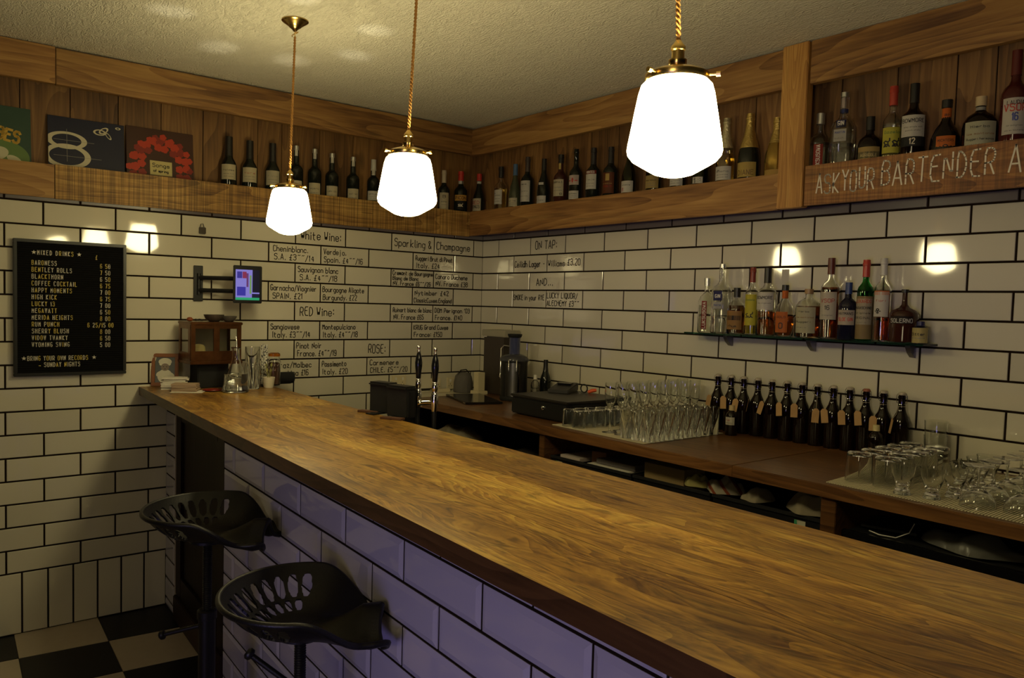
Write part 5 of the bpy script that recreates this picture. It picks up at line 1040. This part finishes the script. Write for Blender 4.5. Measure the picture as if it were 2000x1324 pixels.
bm = bm_new(); lathe(bm, [(.056, 0), (.060, .006), (.058, .06), (.050, .10), (.034, .118), (.010, .122)], 28); obj('jug_body', bm, mat('grey_cloth', (.11, .10, .095), .8, bump=.5, bscale=40), t, 60)
bm = bm_new(); tube(bm, [(.0, -.045, .10), (0, -.02, .135), (0, .02, .138), (0, .048, .11)], .0035, 8); obj('handle', bm, MATTE, t, 60)
t = thing('adapter', 'cream plug adapter with dark cable on the ledge', 'adapter', (.060, -.335, ZB-.0015)); bm = bm_new(); box(bm, -.024, .024, -.05, .05, 0, .020, .003); obj('adapter_body', bm, CREAM, t)
bm = bm_new(); tube(bm, [(.01, -.04, .022), (.02, -.09, .026), (.0, -.14, .024), (.02, -.19, .022)], .004, 8); obj('cable', bm, BLACK, t, 60)
t = thing('induction_hob', 'flat black glossy slab lying at the wall end of the back counter', 'hob', (.475, -.405, CZ), -.35)
bm = bm_new(); box(bm, -.205, .205, -.105, .105, 0, .012, .003); obj('glass_top', bm, mat('gloss_slab', (.012, .010, .010), .1), t); bm = bm_new(); box(bm, .16, .20, -.1065, -.105, .001, .010); obj('trim', bm, CHROME, t)
t = thing('pen', 'pale pen lying on the back counter beside the black printer', 'pen', (.845, -.405, CZ+.004), -.9); bm = bm_new(); tube(bm, [(-.06, 0, 0), (.045, 0, 0), (.06, 0, 0)], [.004, .004, .001], 8); obj('barrel', bm, mat('pen_ivory', (.45, .40, .28), .4), t, 60)
t = thing('till_printer', 'large flat black till printer on the back counter behind the fluted tumblers', 'printer', (1.215, -.375, CZ), -.02)
bm = bm_new(); box(bm, -.205, .205, -.20, .20, .006, .088, .006); obj('case', bm, BLACK, t)
bm = bm_new(); box(bm, -.210, .210, -.205, .205, .088, .100, .004); obj('lid', bm, mat('lid_black', (.022, .018, .016), .35), t)
for x, y in ((-.17, -.16), (.17, -.16), (-.17, .16), (.17, .16)):
    bm = bm_new(); box(bm, x-.012, x+.012, y-.012, y+.012, 0, .006); obj('foot', bm, MATTE, t)
bm = bm_new(); lathe(bm, [(.010, 0), (.010, .006), (.007, .008)], 14)
bmesh.ops.transform(bm, matrix=Matrix.Translation((.04, -.2, .055)) @ Matrix.Rotation(PI/2, 4, 'X'), verts=bm.verts[:]); obj('lock', bm, CHROME, t, 40)
t = thing('card_reader', 'dark wedge-shaped card reader resting on the far end of the till printer', 'card reader', (1.075, -.285, CZ+.1005), .5)
bm = bm_new(); v0 = box(bm, -.055, .055, -.085, .085, 0, .030, .004)
for v in bm.verts: v.co.z *= 1 + .9*(v.co.y/.085)*.5
obj('case', bm, mat('reader_grey', (.03, .028, .028), .45), t)
bm = bm_new(); box(bm, -.035, .035, .01, .06, .034, .043, .001); obj('display', bm, mat('reader_glass', (.01, .01, .012), .1), t)
t = thing('scissors', 'orange-handled scissors with black loop lying on the till printer', 'scissors', (1.165, -.225, CZ+.106), .2)
def ring_pts(cx, cy, cz, r, ax): return [(cx+r*math.cos(k*PI/8), cy+(r*math.sin(k*PI/8) if ax == 0 else 0), cz+(0 if ax == 0 else r*math.sin(k*PI/8))) for k in range(17)]
bm = bm_new(); tube(bm, ring_pts(0, 0, .018, .020, 1), .0035, 8); obj('loop', bm, BLACK, t, 60)
bm = bm_new(); tube(bm, [(.018, .01, .0), (.035, .02, .008), (.055, .03, .012)], [.008, .010, .008], 8); obj('handle', bm, mat('orange_plastic', (.75, .10, .02), .4), t, 60)
bottle('beer_bottle', 'dark bottle with foil neck standing against the back wall behind the till printer', 'bottle', (.690, -.060, CZ), -1.2, .232, .032, 'burgundy', DARK_GLASS, (.74, K, .001), [])
bottle('water_bottle', 'small clear bottle with white cap and blue base beside the juicer', 'bottle', (.700, -.145, CZ), -1.2, .150, .024, 'flask', GLASS, (.84, WH, .002), [(.05, .35, 1.2, (.05, .12, .25), [])], liquid=(.5, GIN))
for k, (x, y, z, r_, lab) in enumerate(((.80, -.05, .0, .024, 'pale round paper roll on the counter behind the card reader'), (1.045, -.045, .0, .030, 'white roll of till paper behind the scissors'))):
    t = thing('paper_roll', lab, 'paper roll', (x, y, CZ)); bm = bm_new(); tube(bm, [(-.02, 0, r_), (.02, 0, r_)], r_, 20); obj('roll', bm, PAPER, t, 50)
    t.location.z = CZ+.10*(0)
t = thing('notebook', 'pale open notepad with a black cable on it behind the till printer', 'notepad', (1.32, -.085, CZ), .1); bm = bm_new(); box(bm, -.10, .10, -.06, .06, 0, .012, .001); obj('pages', bm, PAPER, t)
t = thing('cable', 'black cable loop lying on the notepad behind the till printer', 'cable', (1.27, -.085, CZ+.018)); bm = bm_new(); tube(bm, [(-.08, -.03, 0), (-.05, .0, .028), (0, .01, .034), (.05, 0, .022), (.08, -.02, 0)], .005, 8); obj('wire', bm, BLACK, t, 60)

# ---------------------------------------------------------------- under the back counter
LBL = mat('sticker', (.50, .48, .36), .6); LGR = mat('sticker_green', (.05, .30, .14), .6)
def crate(x0, x1, label, z1=.855, sticker=None, y0=-.655):
    t = thing('storage_crate', label, 'crate', ((x0+x1)/2, y0, .6225)); w_ = (x1-x0)/2-.004; H = z1-.6225
    for nm, a in (('front_panel', (-w_, w_, 0, .006, 0, H)), ('rear_panel', (-w_, w_, .50, .506, 0, H)), ('side_panel', (-w_, -w_+.006, .006, .50, 0, H)), ('side_panel', (w_-.006, w_, .006, .50, 0, H)), ('bottom_panel', (-w_, w_, .006, .50, 0, .006))):
        bm = bm_new(); box(bm, *a); obj(nm, bm, BLACK, t)
    bm = bm_new(); box(bm, -w_-.003, w_+.003, -.006, .0, H-.012, H+.002, .002); obj('rim', bm, mat('rim_black', (.02, .02, .022), .25), t)
    if sticker is not None:
        bm = bm_new(); box(bm, sticker-.018, sticker+.022, -.0016, -.0004, H-.065, H-.020); s_ = obj('sticker', bm, LBL, t)
        bm = bm_new(); box(bm, sticker-.018, sticker-.008, -.0022, -.0017, H-.065, H-.020); obj('green_band', bm, LGR, s_)
    return t
crate(1.40, 1.885, 'black crate under the back counter holding papers, with a green and white sticker', sticker=-.19)
crate(1.89, 2.27, 'black crate under the back counter holding a kraft box and folded cloths')
crate(2.275, 2.725, 'black crate under the back counter holding rolled cloths, with a sticker by the upright', sticker=.125)
def flatbox(name, label, cat, loc, dims, m, rz=0, ry=0):
    t = thing(name, label, cat, loc, rz); t.rotation_euler = (0, ry, rz); bm = bm_new(); box(bm, -dims[0]/2, dims[0]/2, -dims[1]/2, dims[1]/2, 0, dims[2], .0015); obj('body', bm, m, t); return t
def stackp(x, y, z, n, label):
    flatbox('paper_stack' if False else 'papers', label, 'papers', (x, y, z), (.13, .20, .012*n), PAPER, rj.uniform(-.1, .1))
for x, z, w_, h_, lab, mm in ((1.50, .845, .13, .016, 'pale flat folder in the crate nearest the till printer', mat('pink_paper', (.48, .40, .36), .7)), (1.72, .838, .24, .012, 'long white folder in the papers crate, in front', PAPER), (1.74, .852, .22, .022, 'grey folder behind the long white one in the papers crate', mat('grey_card', (.17, .15, .15), .6))):
    flatbox('folder', lab, 'folder', (x, -.53 if 'behind' not in lab else -.50, z), (w_, .20, h_), mm, rj.uniform(-.05, .05))
flatbox('folder', 'brown envelope between the two folders in the papers crate', 'envelope', (1.595, -.50, .845), (.07, .15, .05), mat('brown_env', (.22, .10, .05), .7), .3)
flatbox('kraft_box', 'kraft cardboard box standing in the crate in the middle of the counter', 'box', (2.01, -.545, .74), (.20, .13, .165), mat('kraft_box', (.30, .21, .09), .7, noise=.1))
# crumpled cloths
def cloth(name, label, loc, sx, sy, sz, m, seed, rz=0, stripe=False):
    t = thing(name, label, 'cloth', loc, rz); rnd = random.Random(seed); bm = bm_new(); nx, ny = 34, 22
    ph = [(rnd.uniform(4, 11), rnd.uniform(-6, 6), rnd.uniform(0, 6), rnd.uniform(.1, .3)) for _ in range(5)]
    def Hh(u, v):
        e = max(0, 1-(u*u+v*v)**1.2); f = sum(a*math.sin(p*u+q*v+r) for p, q, r, a in ph)
        return max(.0, (e**.55)*(.72+.42*f))
    top = [[(lambda a, b: bm.verts.new((a*sx*(1+.12*math.sin(3*b+seed)), b*sy*(1+.15*math.sin(4*a+seed)), Hh(a, b)*sz)))(u*math.sqrt(1-v*v/2), v*math.sqrt(1-u*u/2)) for u in [-1+2*i/nx for i in range(nx+1)]] for v in [-1+2*j/ny for j in range(ny+1)]]
    for j in range(ny):
        for i in range(nx):
            q = (top[j][i], top[j][i+1], top[j+1][i+1], top[j+1][i])
            bm.faces.new(q)
    bmesh.ops.solidify(bm, geom=bm.faces[:], thickness=.003)
    for v in [v for v in bm.verts if not v.link_faces]: bm.verts.remove(v)
    obj('cloth_body', bm, m, t, 70)
    return t
LIN = mat('linen', (.52, .45, .32), .9, noise=.1); 
ST = bpy.data.materials.new('striped_cloth'); ST.use_nodes = True; nt = ST.node_tree
tc = node(nt, 'ShaderNodeTexCoord'); wv = node(nt, 'ShaderNodeTexWave', Scale=9.0, Distortion=1.2); wv.bands_direction = 'DIAGONAL'; cr = node(nt, 'ShaderNodeValToRGB'); cr.color_ramp.elements[0].position = .10; cr.color_ramp.elements[0].color = (.35, .08, .03, 1); cr.color_ramp.elements[1].position = .22; cr.color_ramp.elements[1].color = (.58, .52, .40, 1)
nt.links.new(tc.outputs['Object'], wv.inputs['Vector']); nt.links.new(wv.outputs[0], cr.inputs[0]); nt.links.new(cr.outputs[0], nt.nodes['Principled BSDF'].inputs['Base Color']); nt.nodes['Principled BSDF'].inputs['Roughness'].default_value = .9
cloth('folded_cloth', 'folded pale yellow cloth on the edge of the middle crate', (2.165, -.590, .858), .050, .05, .045, mat('yellow_cloth', (.60, .54, .22), .9), 3)
cloth('tea_towel', 'red-striped tea towel heaped in the crates under the counter', (2.285, -.585, .858), .072, .07, .060, ST, 8)
cloth('tea_towel', 'small cream cloth spilling over the crate edge beside the striped towel', (2.425, -.600, .858), .056, .06, .045, LIN, 12)
cloth('tea_towel', 'rolled cream cloth in the crate next to the second upright', (2.635, -.590, .858), .085, .07, .070, LIN, 21)
cloth('bar_cloth', 'crumpled cream cloth heaped below the beer taps end of the counter', (.47, -.50, .785), .15, .10, .085, LIN, 33, .3)
bm = bm_new(); box(bm, .1, 1.353, -.655, -.03, .760, .782, .001); obj('shelf', bm, MATTE, bc)
bottle('beer_bottle', 'brown bottle standing in the dark under the counter near the first upright', 'bottle', (1.255, -.56, .7825), 0, .155, .030, 'squat', BROWN_GLASS, (.86, K, .001), [(.2, .5, 1, (.20, .13, .06), [])])
cloth('bin_bag', 'dark grey crumpled bag on the shelf below the counter by the first upright', (1.10, -.50, .783), .12, .08, .05, mat('grey_bag', (.05, .045, .04), .5), 41)
# drawers at the camera end
for x0, x1, lab in ((2.79, 3.33, 'black drawer unit under the camera end of the counter with a grey knob'), (3.335, 3.89, 'second black drawer unit beyond the knobbed one')):
    t = thing('drawer_unit', lab, 'drawers', ((x0+x1)/2, -.70, .6225)); w_ = (x1-x0)/2-.003
    bm = bm_new(); box(bm, -w_, w_, .018, .60, 0, .225, .002); obj('cabinet_body', bm, MATTE, t)
    bm = bm_new(); box(bm, -w_, w_, 0, .016, .105, .232, .003); d = obj('drawer', bm, mat('gloss_drawer', (.006, .006, .007), .2), t)
    bm = bm_new(); box(bm, -w_, w_, 0, .016, .0, .098, .003); obj('drawer', bm, mat('gloss_drawer', (.006, .006, .007), .2), t)
    if 'grey knob' in lab:
        bm = bm_new(); tube(bm, [(.11, -.001, .175), (.11, -.014, .175), (.11, -.022, .175), (.11, -.026, .175)], [.007, .008, .018, .012], 18); obj('knob', bm, mat('grey_knob', (.16, .15, .13), .4), d, 50)
t = cloth('plastic_bag', 'crumpled clear plastic bag of white cloth on top of the drawers', (3.13, -.60, .8565), .13, .07, .062, mat('poly', (.30, .29, .26), .25), 51); 
cloth('plastic_bag', 'second grey plastic bundle beside the clear bag on the drawers', (3.375, -.58, .8565), .085, .07, .05, mat('poly_grey', (.16, .15, .14), .25), 57)
flatbox('tray', 'thin dark metal tray on top of the drawers next to the second upright', 'tray', (2.88, -.53, .8565), (.16, .16, .008), mat('tray_metal', (.08, .08, .08), .3, .7), .2)
t = thing('cable', 'thin white cable looping over the drawers under the counter', 'cable', (2.925, -.665, .860)); bm = bm_new(); tube(bm, [(-.06, 0, 0), (-.02, -.02, .0), (.02, .0, -.003), (.05, .02, .015), (.06, .03, .045)], .0018, 6); obj('wire', bm, WHITE, t, 60)

# ---------------------------------------------------------------- bar stools
def seat_mesh():
    NT, NR = 300, 46; bm = bm_new(); grid = []
    def R(th):  # outline: deep rounded back, two thigh lobes in front
        c, s = math.cos(th), math.sin(th)
        r = .186*(1+.10*abs(s)**2.2)
        if c > 0: r += .052*math.exp(-((abs(th)-.50)/.17)**2)+.006*math.exp(-(th/.2)**2)
        return r
    def Z(th, t):
        a = min(1, max(0, (abs(th)-.62)/.85)); w_ = a*a*(3-2*a)
        z = (.012+.082*w_)*t**(2.0+1.0*w_)
        x, y = R(th)*t*math.cos(th), R(th)*t*math.sin(th)
        if x > 0: z += .050*math.exp(-(y/.045)**2)*min(1, x/.15)**1.6 - .030*math.exp(-((abs(y)-.075)/.030)**2)*min(1, x/.17)**2
        z += .012*math.exp(-((abs(th)-.50)/.2)**2)*t**4
        return z
    def hole(th, t):
        a = (th-PI) % (2*PI); a = a-2*PI if a > PI else a
        if abs(a) > 1.62: return False
        for row, (t0, tl, n, dw) in enumerate(((.795, .125, 15, .066), (.545, .095, 13, .070))):
            step = 3.02/(n-1) if row == 0 else 2.75/(n-1)
            k = round(a/step)
            if abs(k) > (n-1)/2: continue
            da = a-k*step; w_ = dw*(1.15-.15*abs(t-t0)/tl)
            u = da/w_; v = (t-t0)/tl
            if abs(u)**2.2+abs(v)**2.6 < 1: return True
        return False
    top = [[None]*NT for _ in range(NR+1)]
    c0 = bm.verts.new((0, 0, 0))
    for j in range(1, NR+1):
        t = j/NR
        for i in range(NT):
            th = 2*PI*i/NT; th2 = th if th <= PI else th-2*PI
            r = R(th2)*t; top[j][i] = bm.verts.new((r*math.cos(th), r*math.sin(th), Z(th2, t)))
    for i in range(NT): bm.faces.new((c0, top[1][i], top[1][(i+1) % NT]))
    for j in range(1, NR):
        for i in range(NT):
            if not hole(2*PI*(i+.5)/NT, (j+.5)/NR): bm.faces.new((top[j][i], top[j+1][i], top[j+1][(i+1) % NT], top[j][(i+1) % NT]))
    for v in [v for v in bm.verts if not v.link_faces]: bm.verts.remove(v)
    bmesh.ops.smooth_vert(bm, verts=[v for v in bm.verts if v.is_boundary], factor=.5, use_axis_x=True, use_axis_y=True, use_axis_z=True)
    bmesh.ops.smooth_vert(bm, verts=[v for v in bm.verts if v.is_boundary], factor=.5, use_axis_x=True, use_axis_y=True, use_axis_z=True)
    bmesh.ops.recalc_face_normals(bm, faces=bm.faces[:])
    bmesh.ops.solidify(bm, geom=bm.faces[:], thickness=.006)
    rim = [(R(a if a <= PI else a-2*PI)*math.cos(a), R(a if a <= PI else a-2*PI)*math.sin(a), Z(a if a <= PI else a-2*PI, 1)) for a in [2*PI*k/120 for k in range(121)]]
    return bm, rim
sbm, rim = seat_mesh(); SEAT = mesh_of(sbm, 'seat', 40); SEAT.materials.append(IRON)
def stool(loc, rz, h, label, pegs):
    t = thing('bar_stool', label, 'stool', loc, rz, 'tractor-seat stools at the bar')
    o = bpy.data.objects.new('seat', SEAT); C.objects.link(o); o.parent = t; o.location = (0, 0, h)
    bm = bm_new(); tube(bm, rim, .0075, 8, False); o2 = obj('rolled_rim', bm, IRON, t, 60); o2.location = (0, 0, h-.002)
    bm = bm_new(); lathe(bm, [(.055, -.012), (.055, -.004)], 24); box(bm, -.10, .10, -.014, .014, -.010, -.003)
    o2 = obj('seat_plate', bm, IRON, t, 40); o2.location = (0, 0, h-.001)
    zt = h-.012; prof = []; z = h-.30
    while z < zt: prof += [(.0125, z), (.0145, z+.003)]; z += .006
    bm = bm_new(); lathe(bm, prof, 16); obj('screw_rod', bm, IRON, t, 50)
    bm = bm_new(); lathe(bm, [(.026, .10), (.026, h-.262), (.030, h-.260), (.030, h-.235), (.024, h-.230)], 24); obj('column', bm, IRON, t, 40)
    bm = bm_new(); lathe(bm, [(.172, 0), (.172, .006), (.155, .014), (.06, .030), (.034, .06), (.030, .11)], 40); obj('base', bm, IRON, t, 60)
    for a, r1, z0, z1 in pegs:
        a -= rz; bm = bm_new(); c, s = math.cos(a), math.sin(a); P = lambda f: (c*(.02+(r1-.02)*f), s*(.02+(r1-.02)*f), z0+(z1-z0)*f)
        tube(bm, [P(0), P(.97)], .007, 10); tube(bm, [P(.90), P(.93), P(1.0), P(1.04)], [.010, .0145, .0145, .009], 12); obj('handle', bm, IRON, t, 50)
    return t
stool((1.560, -2.255, 0), .85, .775, 'black iron tractor-seat stool farther along the bar by the hatch', [(4.04, .145, .49, .455)])
stool((2.300, -2.285, 0), .98, .735, 'black iron tractor-seat stool nearest the camera at the bar', [(4.04, .125, .60, .675)])

# light escaping through the slots of the nearest-wall lamp's brass gallery: six flecks on the ceiling round its rose
g0 = [c for c in C.objects if c.name == 'pendant_lamp'][0]
for k, (x, y) in enumerate(((.82, -2.15), (.51, -1.86), (.55, -1.55), (1.16, -1.47), (.81, -1.37), (1.28, -1.84))):
    l = bpy.data.lights.new('gallery_slot_light', 'SPOT'); l.energy = 5; l.color = (1.0, .93, .68); l.spot_size = math.radians(15); l.spot_blend = 1.0; l.shadow_soft_size = .012
    o = bpy.data.objects.new('gallery_slot_light', l); C.objects.link(o); o.parent = g0
    src = Vector((1.04+.085*(1 if x > 1.04 else -1)*.6, -1.765+(.05 if y > -1.765 else -.05), 1.99)); d = Vector((x, y, 2.61))-src
    o.location = src-g0.location; o.rotation_euler = d.to_track_quat('-Z', 'Y').to_euler()
